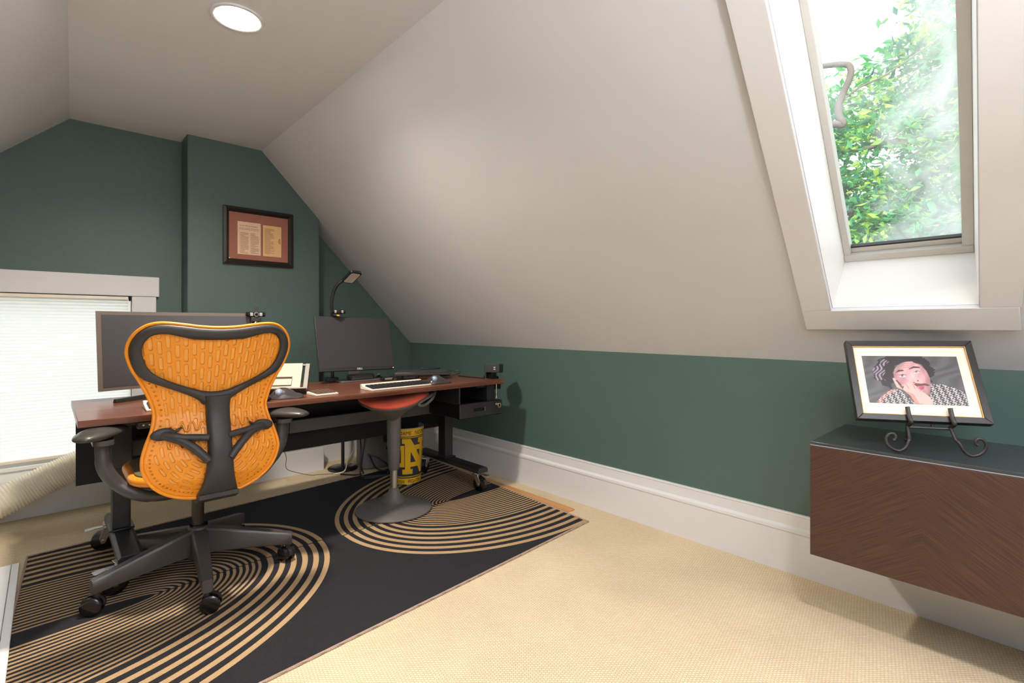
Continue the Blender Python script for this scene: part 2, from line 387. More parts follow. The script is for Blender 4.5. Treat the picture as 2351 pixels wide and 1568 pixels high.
# baseboards (profile: thick lower board, sloped bead, thin upper board)
prof = [(0,0),(.022,0),(.022,.172),(.026,.178),(.025,.19),(.012,.2),(.012,.245),(.015,.249),(.013,.256),(0,.256)]
def baseboard(name, p0, p1, nrm):
    p0, p1, nrm = Vector(p0), Vector(p1), Vector(nrm); g = B()
    g.loops([[p+nrm*a+Vector((0,0,z)) for a, z in prof] for p in (p0, p1)]); return struct(name, g, white_trim, smooth=25)
baseboard('baseboard_right', (KX,-3.6,0), (KX,3.85,0), (-1,0,0))
baseboard('baseboard_gable_right', (1.47,GY,0), (KX,GY,0), (0,-1,0))
baseboard('baseboard_chimney', (.617,3.66,0), (1.49,3.66,0), (0,-1,0))
baseboard('baseboard_chimney_right', (1.466,3.66,0), (1.466,3.85,0), (1,0,0))
g = B().box((-1.6,3.828,0),(.637,3.85,.182)); struct('baseboard_gable_left', g, white_trim, bevel=.003)
# ------------------------------------------------------------------ world, sun, ceiling lights
W = bpy.data.worlds.new('sky'); bpy.context.scene.world = W; W.use_nodes = True
wn = W.node_tree.nodes; wl = W.node_tree.links; bg = wn['Background']
tcw = wn.new('ShaderNodeTexCoord'); sxw = wn.new('ShaderNodeSeparateXYZ'); wl.new(tcw.outputs['Generated'], sxw.inputs[0])
rw = wn.new('ShaderNodeValToRGB'); rw.color_ramp.elements[0].position = .42; rw.color_ramp.elements[0].color = (.42,.47,.42,1); rw.color_ramp.elements[1].position = .6; rw.color_ramp.elements[1].color = (.93,.97,1,1)
mw = wn.new('ShaderNodeMath'); mw.operation = 'MULTIPLY_ADD'; mw.inputs[1].default_value = .5; mw.inputs[2].default_value = .5
wl.new(sxw.outputs['Z'], mw.inputs[0]); wl.new(mw.outputs[0], rw.inputs[0]); wl.new(rw.outputs[0], bg.inputs['Color'])
bg.inputs['Strength'].default_value = 1.75
sun = bpy.data.lights.new('sun', 'SUN'); sun.energy = 5.5; sun.angle = .01; sun.color = (1,.95,.85)
so = bpy.data.objects.new('sun', sun); C.objects.link(so); so.rotation_euler = Vector((.75,.3,-.62)).to_track_quat('-Z','Y').to_euler()
lens_m = emis('lamp_lens', (1,.94,.84,1), 70)
lens_b = emis('lamp_lens_rear', (1,.96,.92,1), 100)
def can_light(x, y, label, lm, pw_, ang_, col_=(.99,.98,.98)):
    t = thing('recessed_ceiling_light', label, 'ceiling light', (x,y,CE-.006), 'recessed ceiling lights')
    n = 40
    obj('trim_ring', B().lathe([(.078,.001),(.078,-.0005),(.084,-.003),(.092,-.002),(.094,.004),(.094,.012)], (x,y,CE-.004), n, caps=False), white_trim, t)
    sp = bpy.data.lights.new('can_beam', 'SPOT'); sp.energy = pw_; sp.spot_size = math.radians(ang_); sp.spot_blend = .75; sp.shadow_soft_size = .07; sp.color = col_
    sl = bpy.data.objects.new('can_beam', sp); C.objects.link(sl); sl.location = (x,y,CE-.02)
    obj('lens', B().lathe([(.0005,0),(.079,0),(.079,.003)], (x,y,CE-.004), n, caps=False), lm, t)
can_light(.54, 2.145, 'lit round recessed ceiling light on the flat ceiling near the crease', lens_m, 160, 160, (1,.89,.74))
can_light(.50, -.15, 'lit round recessed ceiling light behind the camera', lens_b, 74, 128)
can_light(.46, -2.4, 'lit round recessed ceiling light at the far end behind the camera', lens_b, 60, 140)
# added fill behind the camera: bare area light aimed up at the ceiling
up = bpy.data.lights.new('ceiling_bounce_fill', 'AREA'); up.shape = 'DISK'; up.size = .45; up.energy = 110; up.color = (.97,.98,1)
uo = bpy.data.objects.new('ceiling_bounce_fill', up); C.objects.link(uo); uo.location = (.25,-1.3,1.45); uo.rotation_euler = (PI,0,0)
#PART2
# ------------------------------------------------------------------ cellular shade in the gable window
g = B(); npl = 48; z0, z1 = .322, 1.222
R = []
for i in range(npl*2+1):
    z = z0+(z1-z0)*i/(npl*2); y = 3.848+(.004 if i % 2 else -.004); R.append([(-.742,y,z),(.36,y,z)])
g.loops(R, closed=False)
t = thing('cellular_shade', 'white pleated cellular shade drawn down over the low gable window', 'window shade', (-.19,3.85,.32))
obj('pleated_fabric', g, shade_fabric(), t, smooth=0)
obj('bottom_rail', B().box((-.742,3.838,.306),(.36,3.858,.324)), white_plastic, t, bevel=.003)
obj('head_rail', B().box((-.742,3.832,1.218),(.36,3.862,1.238)), white_plastic, t, bevel=.003)
# ------------------------------------------------------------------ rug
RA, RFL, RBL, RBR = Vector((2.134,1.691)), Vector((-.137,1.546)), Vector((-.069,3.18)), Vector((2.233,3.355))
RL, RW = 2.29, 1.66
def rugz(s, t): return 0
def RP(s, t, z):
    a, b = s/RL, t/RW
    q = RFL*(1-a)*(1-b)+RA*a*(1-b)+RBL*(1-a)*b+RBR*a*b
    return (q.x, q.y, z)
t = thing('area_rug', 'black flatweave rug with tan nested arch stripes under the desk', 'rug', (1.0,2.4,0))
g = B(); ns = 40
def rrow(s, t0, t1, z): return [RP(s, t0+(t1-t0)*k/20, z) for k in range(21)]
g.loops([rrow(RL*i/ns, 0, RW, .0042) for i in range(ns+1)], 0, closed=False)
NS = 48
def arch(flip, a0, b0, a1, b1, up, mi, z=.0046):
    """half-ellipse band between semi-axes (a0,b0) and (a1,b1) on one side of the axis line"""
    tc_ = .83 if not flip else .80
    gap = .0035
    r0, r1 = [], []
    for k in range(NS+1):
        th = PI/2*k/NS
        for (a, b, r) in ((a0,b0,r0),(a1,b1,r1)):
            s = a*math.cos(th); dy = max(b*math.sin(th), gap)
            s = min(s, RL-.001); tt = tc_+dy if up else tc_-dy
            tt = min(max(tt, .004), RW-.004)
            r.append(RP(RL-s if flip else s, tt, z))
    g.loops([r0, r1], mi, closed=False)
bands = []
for k in range(6): a = 1.094-.048*k; b = .795-.057*k; bands.append((a, b, a-.024, b-.026))
for j in range(16): a = .803-.0252*j; b = .452-.0258*j; bands.append((a, b, a-.0125, b-.0125))
for fl in (0, 1):
    for a1, b1, a0, b0 in bands:
        for up in (0, 1):
            arch(fl, a0+(.004 if up else 0), b0, a1+(.004 if up else 0), b1, up, 1)
obj('woven_field', g, [rug_black, rug_tan], t, smooth=0)
e = [RP(RL*i/30,0,.004) for i in range(30)]+[RP(RL,RW*i/20,.004) for i in range(20)]+[RP(RL*(30-i)/30,RW,.004) for i in range(30)]+[RP(0,RW*(20-i)/20,.004) for i in range(20)]
obj('binding', B().tube(e, .0048, 8, closed=True), rug_edge, t)
# floor strips
tag(obj('wood_plank', B().prism([(2.15,1.86,.0005),(2.20,1.852,.0005),(2.222,1.858,.0005),(2.228,1.875,.0005),(2.238,3.16,.0005),(2.165,3.16,.0005)], (0,0,.0032)), oak_plank, bevel=.001), 'thin honey wood board on the carpet along the knee wall', 'board')
t = thing('floor_panel', 'flat white panel lying on the carpet at the left edge of the rug', 'panel', (-.3,2.5,0))
obj('panel_sheet', B().box((-.62,1.6,0),(-.118,3.107,.010)), pm('white_sheet', lin(244,244,246), .35), t, bevel=.002)
obj('edge_strip', B().box((-.1165,1.6,0),(-.092,3.107,.0105)), pm('white_sheet', lin(244,244,246), .35), t, bevel=.002)
# ------------------------------------------------------------------ sit-stand desk
DZ = .72
dk = thing('sit_stand_desk', 'long walnut topped sit-stand desk on black wheeled frame', 'desk', (1.1,2.7,0))
obj('tabletop', B().box((.077,2.351,DZ-.026),(2.12,3.02,DZ)), walnut, dk, bevel=.002)
obj('crossbar', B().box((.30,2.84,.62),(1.97,2.90,.66)).box((.18,2.42,.672),(.30,2.96,.692)).box((1.95,2.42,.672),(2.07,2.96,.692)), dark_metal, dk, bevel=.003)
obj('cable_raceway', B().box((.27,2.90,.453),(.99,2.955,.526)).box((.993,2.90,.453),(1.95,2.955,.526)), grey_plastic, dk, bevel=.004)
for x in (.205, 1.968):
    obj('column', B().box((x-.006,2.775,.43),(x+.071,2.865,.692)).box((x,2.78,.16),(x+.065,2.86,.46)).box((x-.012,2.76,.164),(x+.078,2.88,.172)), dark_metal, dk, bevel=.004)
def foot(x0, x1, y0, y1):
    g = B(); zt, zb = .164, .13
    g.prism([(x0,y0,zb),(x0,y1,zb),(x0+.006,y1,zt),(x0+.006,y0,zt)], (.001,0,0))
    g.bm.free(); g = B()
    P = [(x0,zb),(x1,zb),(x1,zt-.012),(x1-.012,zt),(x0+.012,zt),(x0,zt-.012)]
    g.prism([(x,y0,z) for x, z in P], (0,y1-y0,0)); return g
obj('foot_bar', foot(.197,.283,2.445,3.07), dark_metal, dk, bevel=.002)
obj('foot_bar', foot(1.972,2.052,2.43,3.12), dark_metal, dk, bevel=.002)
def caster(x, y, ang, brake):
    r = .046; zc = r+.006; R = Matrix.Rotation(ang, 4, 'Z'); T = Matrix.Translation((x, y, 0))
    def bb(): g = B(); g.M = T @ R; return g
    # swivel fork; wheel trails along local +x, axle along local y
    g = bb(); g.cyl((0,0,.112),(0,0,.1305), .024).box((-.032,-.03,.126),(.032,.03,.1305))
    for sgn in (-1, 1):
        yy = sgn*.019
        g.prism([(-.022,yy,.114),(.026,yy,.114),(.046,yy,.066),(.038,yy,zc-.012),(.024,yy,zc-.012),(.012,yy,.07)], (0,sgn*.003,0))
    g.box((-.022,-.021,.108),(.026,.021,.115)).cyl((.031,-.025,zc),(.031,.025,zc), .0075, n=12)
    ca = obj('caster', g, steel, dk, bevel=.0012)
    g = bb(); g.tube([(.031,-.015,zc),(.031,-.012,zc),(.031,.012,zc),(.031,.015,zc)], [r-.005, r, r, r-.005], 32)
    for sgn in (-1,1): g.tube([(.031,sgn*.015,zc),(.031,sgn*.0162,zc)], [.026,.024], 24)
    obj('wheel', g, rubber, ca)
    if brake:
        g = bb(); g.hexa([(.03,-.012,.112),(.06,-.014,.112),(.06,.014,.112),(.03,.012,.112),(.03,-.012,.116),(.06,-.014,.116),(.06,.014,.116),(.03,.012,.116)])
        g.hexa([(.06,-.016,.112),(.098,-.019,.108),(.098,.019,.108),(.06,.016,.112),(.06,-.016,.116),(.098,-.019,.111),(.098,.019,.111),(.06,.016,.116)])
        obj('brake_lever', g, alu, ca, bevel=.001)
caster(.222, 2.505, math.radians(190), True); caster(.222, 3.03, math.radians(175), True)
caster(2.012, 2.50, math.radians(285), True); caster(2.012, 3.07, math.radians(200), False)
obj('modesty_mesh', B().box((.092,3.0,.333),(2.10,3.004,.692)), mesh_m, dk)
obj('hand_controller', B().box((.248,2.36,.664),(.362,2.40,.6935)), black_plastic, dk, bevel=.008, seg=3)
g = B()
for x in (.268, .287): g.cyl((x,2.3605,.679),(x,2.3585,.679), .0035, n=10)
obj('controller_button', g, white_plastic, dk)
# ------------------------------------------------------------------ lockable drawer under the desk
d = thing('lock_box', 'black metal lock box slung under the right end of the desk', 'lock box', (1.96,2.55,.498))
body = obj('box_case', B().box((1.80,2.395,.5),(2.125,2.72,.586)).box((1.795,2.388,.498),(2.13,2.41,.503)).box((1.80,2.39,.584),(2.125,2.42,.590)), gloss_black, d, bevel=.003)
obj('box_front', B().box((1.795,2.383,.504),(2.13,2.395,.586)), black_plastic, d, bevel=.003)
obj('pull_recess', B().box((1.90,2.3815,.535),(1.99,2.384,.556)), gloss_black, d, bevel=.0008)
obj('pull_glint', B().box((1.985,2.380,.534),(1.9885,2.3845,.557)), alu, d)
obj('lock', B().cyl((2.075,2.386,.566),(2.075,2.376,.566), .0085, .008, 20), steel, d)
g = B(); g.tube([(2.098+.011*math.cos(a), 2.371, .556+.013*math.sin(a)) for a in [2*PI*k/20 for k in range(20)]], .0018, 6, closed=True); g.box((2.074,2.372,.562),(2.092,2.376,.570))
obj('key_ring', g, pm('pale_brass', lin(205,190,145), .3, .9), d)
for x0, x1 in ((1.80,1.812),(2.02,2.085)):
    obj('bracket', B().box((x0,2.40,.586),(x1,2.68,.693)), dark_metal, d, bevel=.002)
obj('bracket_screw', B().cyl((2.09,2.392,.60),(2.09,2.392,.69), .0045, n=10).cyl((2.09,2.392,.60),(2.09,2.392,.612), .008, n=12), steel, d)
# ------------------------------------------------------------------ clamp-on power hub
h = thing('power_hub', 'small black clamp-on power hub at the right end of the desk', 'power hub', (2.1,2.45,DZ))
g = B(); g.M = Matrix.Translation((2.128,2.46,.785)) @ Matrix.Rotation(math.radians(-55),4,'Z') @ Matrix.Rotation(math.radians(-5),4,'X')
g.box((-.05,-.055,-.03),(.05,.055,.028)); hb = obj('hub_body', g, black_plastic, h, bevel=.004)
g = B(); g.M = Matrix.Translation((2.128,2.46,.785)) @ Matrix.Rotation(math.radians(-55),4,'Z') @ Matrix.Rotation(math.radians(-5),4,'X')
g.box((.012,-.0565,.002),(.023,-.054,.007)).box((.012,-.0565,-.010),(.023,-.054,-.005)); obj('usb_port', g, white_plastic, hb)
obj('clamp_post', B().box((2.085,2.43,DZ),(2.125,2.49,.768)).box((2.08,2.40,.655),(2.135,2.48,.693)).box((2.121,2.42,.655),(2.135,2.48,.735)).box((2.08,2.42,DZ),(2.135,2.48,.732)), gloss_black, h, bevel=.002)
obj('clamp_screw', B().cyl((2.105,2.41,.62),(2.105,2.41,.692), .0035, n=10).cyl((2.105,2.41,.618),(2.105,2.41,.628), .009, n=12), steel, h)
obj('power_cord', B().tube(smoothpath([(2.06,2.46,.765),(2.05,2.465,.735),(2.058,2.48,.724),(2.04,2.56,.724),(2.02,2.7,.724)]), .004, 8), black_plastic, h)
# ------------------------------------------------------------------ trackball mice
def trackball(x, y, rz, label):
    t = thing('trackball_mouse', label, 'mouse', (x,y,DZ))
    M = Matrix.Translation((x,y,DZ)) @ Matrix.Rotation(rz,4,'Z')
    prof = [(-.072,.004,.030),(-.068,.020,.040),(-.05,.038,.045),(-.025,.049,.046),(0,.047,.044),(.02,.036,.040),(.04,.022,.038),(.058,.017,.036),(.07,.012,.030),(.074,.005,.022)]
    g = B(); g.M = M; rings = []
    for x_, hh, ww in prof:
        rings.append([(x_, ww*math.cos(PI*k/14)*(1-.12*math.sin(PI*k/14)), .002+hh*math.sin(PI*k/14)**.8) for k in range(15)])
    g.loops(rings)
    obj('mouse_body', g, pm('mouse_shell', lin(66,62,62), .28, .3), t, smooth=60)
    g = B(); g.M = M; g.tube([(-.036,-.030,.026),(-.036,-.0345,.026)], [.0205,.019], 24)
    obj('ball_socket', g, gloss_black, t)
    g = B(); g.M = M; g.ball((-.036,-.027,.030), .0185)
    obj('trackball', g, pm('trackball_blue_grey', lin(150,165,190), .15, .2, coat=.5), t, smooth=80)
trackball(1.690, 2.455, math.radians(-12), 'grey trackball mouse with silver blue ball right of the white keyboard')
trackball(.825, 2.445, math.radians(-14), 'grey trackball mouse with silver blue ball beside the document stand')
tag(obj('black_gadget', B().ball((.72,2.40,.731), .024, (1,.8,.5)), gloss_black), 'small rounded black gadget at the front edge beside the chair back', 'gadget')
# ------------------------------------------------------------------ keyboards
def keyboard(name, label, x, y, rz, w, dp, cols, rows, slope, strip, base_m=white_plastic):
    t = thing(name, label, 'keyboard', (x,y,DZ))
    M = Matrix.Translation((x,y,DZ)) @ Matrix.Rotation(rz,4,'Z')
    g = B(); g.M = M
    g.hexa([(-w/2,-dp/2,0),(w/2,-dp/2,0),(w/2,dp/2,0),(-w/2,dp/2,0),(-w/2,-dp/2,.008),(w/2,-dp/2,.008),(w/2,dp/2,slope),(-w/2,dp/2,slope)])
    if strip: g.hexa([(-w/2,dp/2-.026,slope-.004),(w/2,dp/2-.026,slope-.004),(w/2,dp/2,slope-.004),(-w/2,dp/2,slope-.004),(-w/2,dp/2-.02,slope+.007),(w/2,dp/2-.02,slope+.007),(w/2,dp/2,slope+.007),(-w/2,dp/2,slope+.007)])
    obj('case', g, base_m, t, bevel=.002)
    kw = (w-.016)/cols; kd = (dp-.012-(.028 if strip else 0))/rows
    km = pm('black_keycap', lin(40,40,42), .5) if strip else pm('key_brown', lin(96,76,64), .45)
    proto = None
    for r in range(rows):
        for c in range(cols):
            if proto is None:
                g = B(); g.hexa([(-kw*.46,-kd*.46,-.004),(kw*.46,-kd*.46,-.004),(kw*.46,kd*.46,-.004),(-kw*.46,kd*.46,-.004),(-kw*.36,-kd*.36,.006),(kw*.36,-kd*.36,.006),(kw*.36,kd*.36,.006),(-kw*.36,kd*.36,.006)])
                o = obj('key', g, km, t, org=(0,0,0)); proto = o
            else: o = proto.copy(); C.objects.link(o); o.parent = t
            xx = -w/2+.008+kw*(c+.5); yy = -dp/2+.006+kd*(r+.5); zz = .008+(slope-.008)*(yy+dp/2)/dp+.002
            o.location = M @ Vector((xx,yy,zz)) - Vector((x,y,DZ)); o.rotation_euler = (math.atan2(slope-.008,dp),0,rz)
keyboard('keyboard', 'white keyboard with black keys on the right half of the desk', 1.418, 2.46, math.radians(1.5), .375, .125, 15, 5, .02, True)
keyboard('keyboard', 'white keyboard mostly hidden by the orange chair back', .475, 2.50, math.radians(-2), .375, .15, 15, 5, .02, True)
keyboard('number_pad', 'small cream keypad with dark marks near the front edge of the desk', .998, 2.455, math.radians(4), .115, .105, 4, 4, .014, False)
# ------------------------------------------------------------------ document stand
def docstand():
    t = thing('document_stand', 'open dark framed document stand holding a blank cream sheet', 'document stand', (.87,2.56,DZ))
    ex = Vector((.875,-.485,0)).normalized(); ez = Vector((0,0,1)); back = Vector((.485,.875,0)).normalized()
    up = (ez*.78+back*.62).normalized(); nrm = ex.cross(up).normalized()
    o = Vector((.770,2.612,DZ+.0165))
    P = lambda a, b, c=0: o+ex*a+up*b-nrm*c
    Wd, Hh = .20, .165
    def slab(a0,a1,b0,b1,c0_,c1_,g): g.hexa([P(a0,b0,c0_),P(a1,b0,c0_),P(a1,b0,c1_),P(a0,b0,c1_),P(a0,b1,c0_),P(a1,b1,c0_),P(a1,b1,c1_),P(a0,b1,c1_)])
    g = B(); slab(0,.022,0,Hh,0,.02,g); slab(Wd-.022,Wd,0,Hh,0,.02,g); slab(.02,Wd-.02,Hh-.012,Hh,.004,.016,g); slab(.02,Wd-.02,0,.012,.004,.016,g)
    obj('stand_frame', g, pm('dark_taupe_frame', lin(82,74,66), .45), t, bevel=.0015)
    g = B(); slab(.012,Wd-.034,.004,Hh-.001,-.004,-.001,g)
    obj('cream_sheet', g, pm('cream_board', lin(168,155,138), .5), t)
    g = B(); slab(.03,Wd-.075,.03,.075,-.010,-.005,g); slab(.03,Wd-.075,.072,.078,-.02,-.005,g)
    obj('page_ledge', g, pm('cream_board', lin(168,155,138), .5), t, bevel=.001)
    g = B(); slab(.0,Wd,-.004,.004,-.03,.02,g); obj('stand_base', g, pm('dark_taupe_frame', lin(82,74,66), .45), t, bevel=.001)
    g = B(); p1 = P(Wd*.5,.12,.02); p2 = Vector((p1.x+.02,p1.y+.05,DZ+.003)); g.tube([p1,p2,p2-ex*.06,p2+ex*.06], .003, 6); obj('prop_leg', g, dark_metal, t)
docstand()
# ------------------------------------------------------------------ monitors
def right_monitor():
    t = thing('monitor', 'flat black monitor with a thin bezel on the right half of the desk', 'monitor', (1.40,2.93,DZ))
    a, b = Vector((1.141,2.850,.795)), Vector((1.628,2.850,.786)); ex = (b-a).normalized(); up = Vector((0,.27,.97)); up = (up-ex*up.dot(ex)).normalized(); n = ex.cross(up)
    w, h = (b-a).length, .335
    P = lambda x, y, d: a+ex*x+up*y-n*d
    def slab(g,x0,x1,y0,y1,d0,d1): g.hexa([P(x0,y0,d0),P(x1,y0,d0),P(x1,y0,d1),P(x0,y0,d1),P(x0,y1,d0),P(x1,y1,d0),P(x1,y1,d1),P(x0,y1,d1)])
    g = B(); slab(g,0,w,0,h,0,.018); hs = obj('housing', g, black_plastic, t, bevel=.002)
    g = B(); slab(g,.006,w-.006,.018,h-.006,-.0012,.001); obj('screen', g, screen_m, t)
    V, F = text_mesh('DELL', .0165, .0006); V[:,0] -= V[:,0].mean()
    P2 = [P(w*.5+v[0], .004+v[1], -.0008-v[2]) for v in V]
    arrmesh('maker_lettering', P2, F, pm('silver_print', lin(225,225,225), .4), hs, smooth=False)
    g = B(); slab(g,w-.014,w-.010,.006,.010,-.001,.001); obj('power_light', g, emis('power_led', (1,1,1,1), 1.5), hs)
    g = B(); g.box((1.372,2.955,DZ+.008),(1.44,2.972,.98)); obj('stand_neck', g, alu, t, bevel=.003)
    g = B(); g.rrect((1.415,2.935,DZ), .28,.165,.008,.012); obj('stand_base', g, pm('base_grey', lin(120,120,122), .35, .6), t, bevel=.002)
right_monitor()
dk2 = thing('docking_station', 'rounded black docking puck on the base of the right monitor', 'docking station', (1.42,2.93,DZ+.008))
g = B(); g.rrect((1.425,2.915,DZ+.0082), .165,.085,.030,.03); obj('dock_body', g, pm('dock_shell', lin(58,56,56), .35), dk2, bevel=.006, seg=3)
g = B(); g.rrect((1.425,2.915,DZ+.0385), .15,.07,.002,.026); obj('dock_lid', g, pm('dock_lid', lin(74,70,68), .3), dk2)
def left_monitor():
    t = thing('monitor', 'wide curved monitor with brown grey bezel behind the orange chair', 'monitor', (.47,2.93,DZ))
    x0, x1 = .158, .800; zb, zt = .766, 1.127
    def pt(u, v, d):   # u 0..1 across, v 0..1 up, d depth
        x = x0+(x1-x0)*u; c = (2*u-1)
        return (x+.006*(1-v), 2.92+.05*(1-c*c)*1.0-.05+.055*v+d, zb+(zt-zb)*v)
    nU = 24
    def sheet(g, u0, u1, v0, v1, d0, d1):
        rings = []
        for i in range(nU+1):
            u = u0+(u1-u0)*i/nU; rings.append([pt(u,v0,d0),pt(u,v1,d0),pt(u,v1,d1),pt(u,v0,d1)])
        g.loops(rings)
    g = B(); sheet(g,0,1,0,1,0,.03); obj('bezel', g, pm('bezel_brown_grey', lin(84,74,68), .45), t, smooth=20)
    g = B(); sheet(g,.028,.972,.045,.955,-.0015,.002); obj('screen', g, screen_m, t, smooth=20)
    g = B(); g.box((.44,2.965,DZ+.01),(.52,2.99,1.0)); obj('stand_neck', g, dark_metal, t, bevel=.004)
    for sx in (-1, 1):
        a, b = Vector((.48,2.985,DZ)), Vector((.48+sx*.265,2.795,DZ)); dr = (b-a).normalized(); sd = Vector((-dr.y,dr.x,0))*.011
        g = B(); g.hexa([a-sd,b-sd,b+sd,a+sd,a-sd*.6+Vector((0,0,.022)),b-sd*.6+Vector((0,0,.017)),b+sd*.6+Vector((0,0,.017)),a+sd*.6+Vector((0,0,.022))])
        obj('stand_leg', g, dark_metal, t, bevel=.002)
left_monitor()
# ------------------------------------------------------------------ webcams
def webcam(c, label, sc, open_flap, silver):
    t = thing('webcam', label, 'webcam', c); x, y, z = c
    g = B(); pts = []
    g.tube([(x-.048*sc,y,z),(x-.044*sc,y,z),(x+.044*sc,y,z),(x+.048*sc,y,z)], [.008*sc,.0135*sc,.0135*sc,.008*sc], 18, flat=(1,1))
    obj('camera_body', g, gloss_black, t, smooth=50)
    g = B(); g.cyl((x,y-.010*sc,z),(x,y-.0165*sc,z), .0125*sc, .0115*sc, 24); obj('lens_barrel', g, pm('lens_ring', lin(150,150,152), .3, .4) if silver else black_plastic, t)
    g = B(); g.cyl((x,y-.0160*sc,z),(x,y-.0172*sc,z), .0085*sc, n=20); obj('lens', g, gloss_black, t)
    g = B()
    for s in (-1,1): g.box((x+s*.023*sc-.0075*sc,y-.0145*sc,z-.0095*sc),(x+s*.023*sc+.0075*sc,y-.010*sc,z+.0095*sc))
    obj('speaker_grille', g, pm('grille_silver', lin(150,150,155) if silver else lin(80,76,90), .4), t, bevel=.002)
    if open_flap:
        g = B(); g.prism([(x-.006,y-.012,z+.014),(x+.007,y-.012,z+.014),(x+.011,y-.010,z+.028),(x+.006,y-.009,z+.042),(x-.006,y-.009,z+.042),(x-.010,y-.010,z+.028)], (0,.003,0))
        obj('privacy_flap', g, black_plastic, t, bevel=.001)
    else:
        g = B(); g.hexa([(x,y-.012,z+.013),(x+.03,y-.016,z+.018),(x+.03,y+.004,z+.018),(x,y+.004,z+.013),(x,y-.012,z+.0145),(x+.03,y-.016,z+.0195),(x+.03,y+.004,z+.0195),(x,y+.004,z+.0145)])
        obj('privacy_flap', g, black_plastic, t)
    return t
wt = webcam((.817,2.90,1.121), 'black webcam with upright flap beside the wide curved monitor', 1, True, True)
g = B(); g.rrect((.817,2.905,1.083), .052,.03,.022,.008); obj('mount_clip', g, black_plastic, wt, bevel=.002)
g = B(); g.tube([(.817+.0085*math.cos(a),2.888,1.072+.0085*math.sin(a)) for a in [2*PI*k/18 for k in range(18)]], .0018, 6, closed=True); obj('thread_ring', g, steel, wt)
g = B(); g.cyl((.817,2.905,DZ),(.817,2.905,1.083), .009, n=14).cyl((.817,2.905,1.05),(.817,2.905,1.085), .016, n=16).lathe([(.05,0),(.05,.006),(.012,.014)], (.817,2.905,DZ)); obj('stand_post', g, dark_metal, wt)
wr = webcam((1.286,2.926,1.146), 'black webcam clipped on the top edge of the right monitor', .93, False, False)
g = B(); g.box((1.262,2.912,1.118),(1.31,2.95,1.134)).box((1.268,2.957,1.08),(1.305,2.962,1.134)).box((1.268,2.912,1.128),(1.305,2.962,1.134)); obj('mount_clip', g, black_plastic, wr, bevel=.002)
g = B(); g.box((1.270,2.905,1.119),(1.285,2.911,1.127)); obj('yellow_tab', g, pm('yellow_tab', lin(215,175,20), .5), wr)
# ------------------------------------------------------------------ gooseneck lamp
t = thing('gooseneck_lamp', 'black gooseneck desk lamp rising behind the right monitor', 'lamp', (1.275,2.99,DZ))
P = smoothpath([(1.275,2.985,.74),(1.272,2.985,.95),(1.272,2.985,1.13),(1.268,2.98,1.20),(1.278,2.975,1.265),(1.298,2.965,1.312),(1.328,2.95,1.342)], 6)
obj('gooseneck', B().tube(P, .0105, 14), gloss_black, t, smooth=60)
obj('table_clamp', B().box((1.245,2.96,DZ),(1.305,3.03,.745)).box((1.245,3.022,.65),(1.305,3.03,.73)).box((1.245,2.96,.65),(1.305,3.03,.658)), dark_metal, t, bevel=.003)
hc = Vector((1.362,2.905,1.360)); A_ = Vector((.012,-.1,.05)).normalized(); B_ = Vector((1,.08,-.03)); B_ = (B_-A_*B_.dot(A_)).normalized(); N_ = A_.cross(B_)*-1
if N_.z < 0: N_ = -N_
g = B(); g.M = Matrix(((A_.x,B_.x,N_.x,hc.x),(A_.y,B_.y,N_.y,hc.y),(A_.z,B_.z,N_.z,hc.z),(0,0,0,1)))
g.rrect((0,0,-.009), .125,.080,.018,.02); obj('lamp_head', g, gloss_black, t, bevel=.003)
g = B(); g.M = Matrix(((A_.x,B_.x,N_.x,hc.x),(A_.y,B_.y,N_.y,hc.y),(A_.z,B_.z,N_.z,hc.z),(0,0,0,1)))
g.rrect((0,0,-.0105), .105,.062,.002,.012); obj('diffuser', g, pm('unlit_diffuser', lin(206,200,192), .5), t)
# ------------------------------------------------------------------ laptop, blocks, hub, puck
t = thing('laptop', 'closed black laptop propped up at the right rear of the desk', 'laptop', (1.78,2.78,.75))
g = B(); q = [(1.571,2.762),(1.878,2.592),(1.985,2.80),(1.69,2.955)]
g.prism([(x,y,.748) for x, y in q], (0,0,.016)); obj('laptop_shell', g, pm('laptop_black', lin(46,44,44), .4), t, bevel=.003)
g = B(); g.prism([(1.571+.01,2.762+.004,.7645),(1.878-.006,2.592+.012,.7645),(1.985-.01,2.80-.004,.7645),(1.69+.008,2.955-.012,.7645)], (0,0,.004)); obj('laptop_lid', g, pm('laptop_lid', lin(52,50,50), .35), t, bevel=.002)
g = B(); g.prism([(1.822,2.845,.7688),(1.93,2.785,.7688),(1.955,2.83,.7688),(1.85,2.89,.7688)], (0,0,.009)); tag(obj('slim_case', g, gloss_black, bevel=.002), 'slim flat black case lying on top of the closed laptop', 'case')
g = B(); g.prism([(1.66,2.80,DZ),(1.735,2.762,DZ),(1.79,2.87,DZ),(1.71,2.91,DZ)], (0,0,.0275)); tag(obj('laptop_riser', g, gloss_black, bevel=.003), 'black box under the front of the closed laptop', 'riser')
g = B(); g.prism([(1.745,2.755,DZ),(1.815,2.716,DZ),(1.85,2.78,DZ),(1.78,2.82,DZ)], (0,0,.0275)); tag(obj('tan_block', g, pm('tan_block', lin(190,140,100), .6), bevel=.002), 'tan block under the closed laptop beside the black box', 'block')
tag(obj('laptop_cable', B().tube(smoothpath([(1.965,2.775,.756),(2.02,2.75,.756),(2.045,2.72,.752),(2.02,2.70,.738),(1.96,2.73,.730),(1.93,2.80,.7245),(1.95,2.90,.7245)]), .0035, 8), black_plastic), 'thin black cable looping from the right side of the closed laptop', 'cable')
t = thing('card_reader', 'small black hub with light strips between keyboard and right monitor', 'hub', (1.545,2.80,DZ))
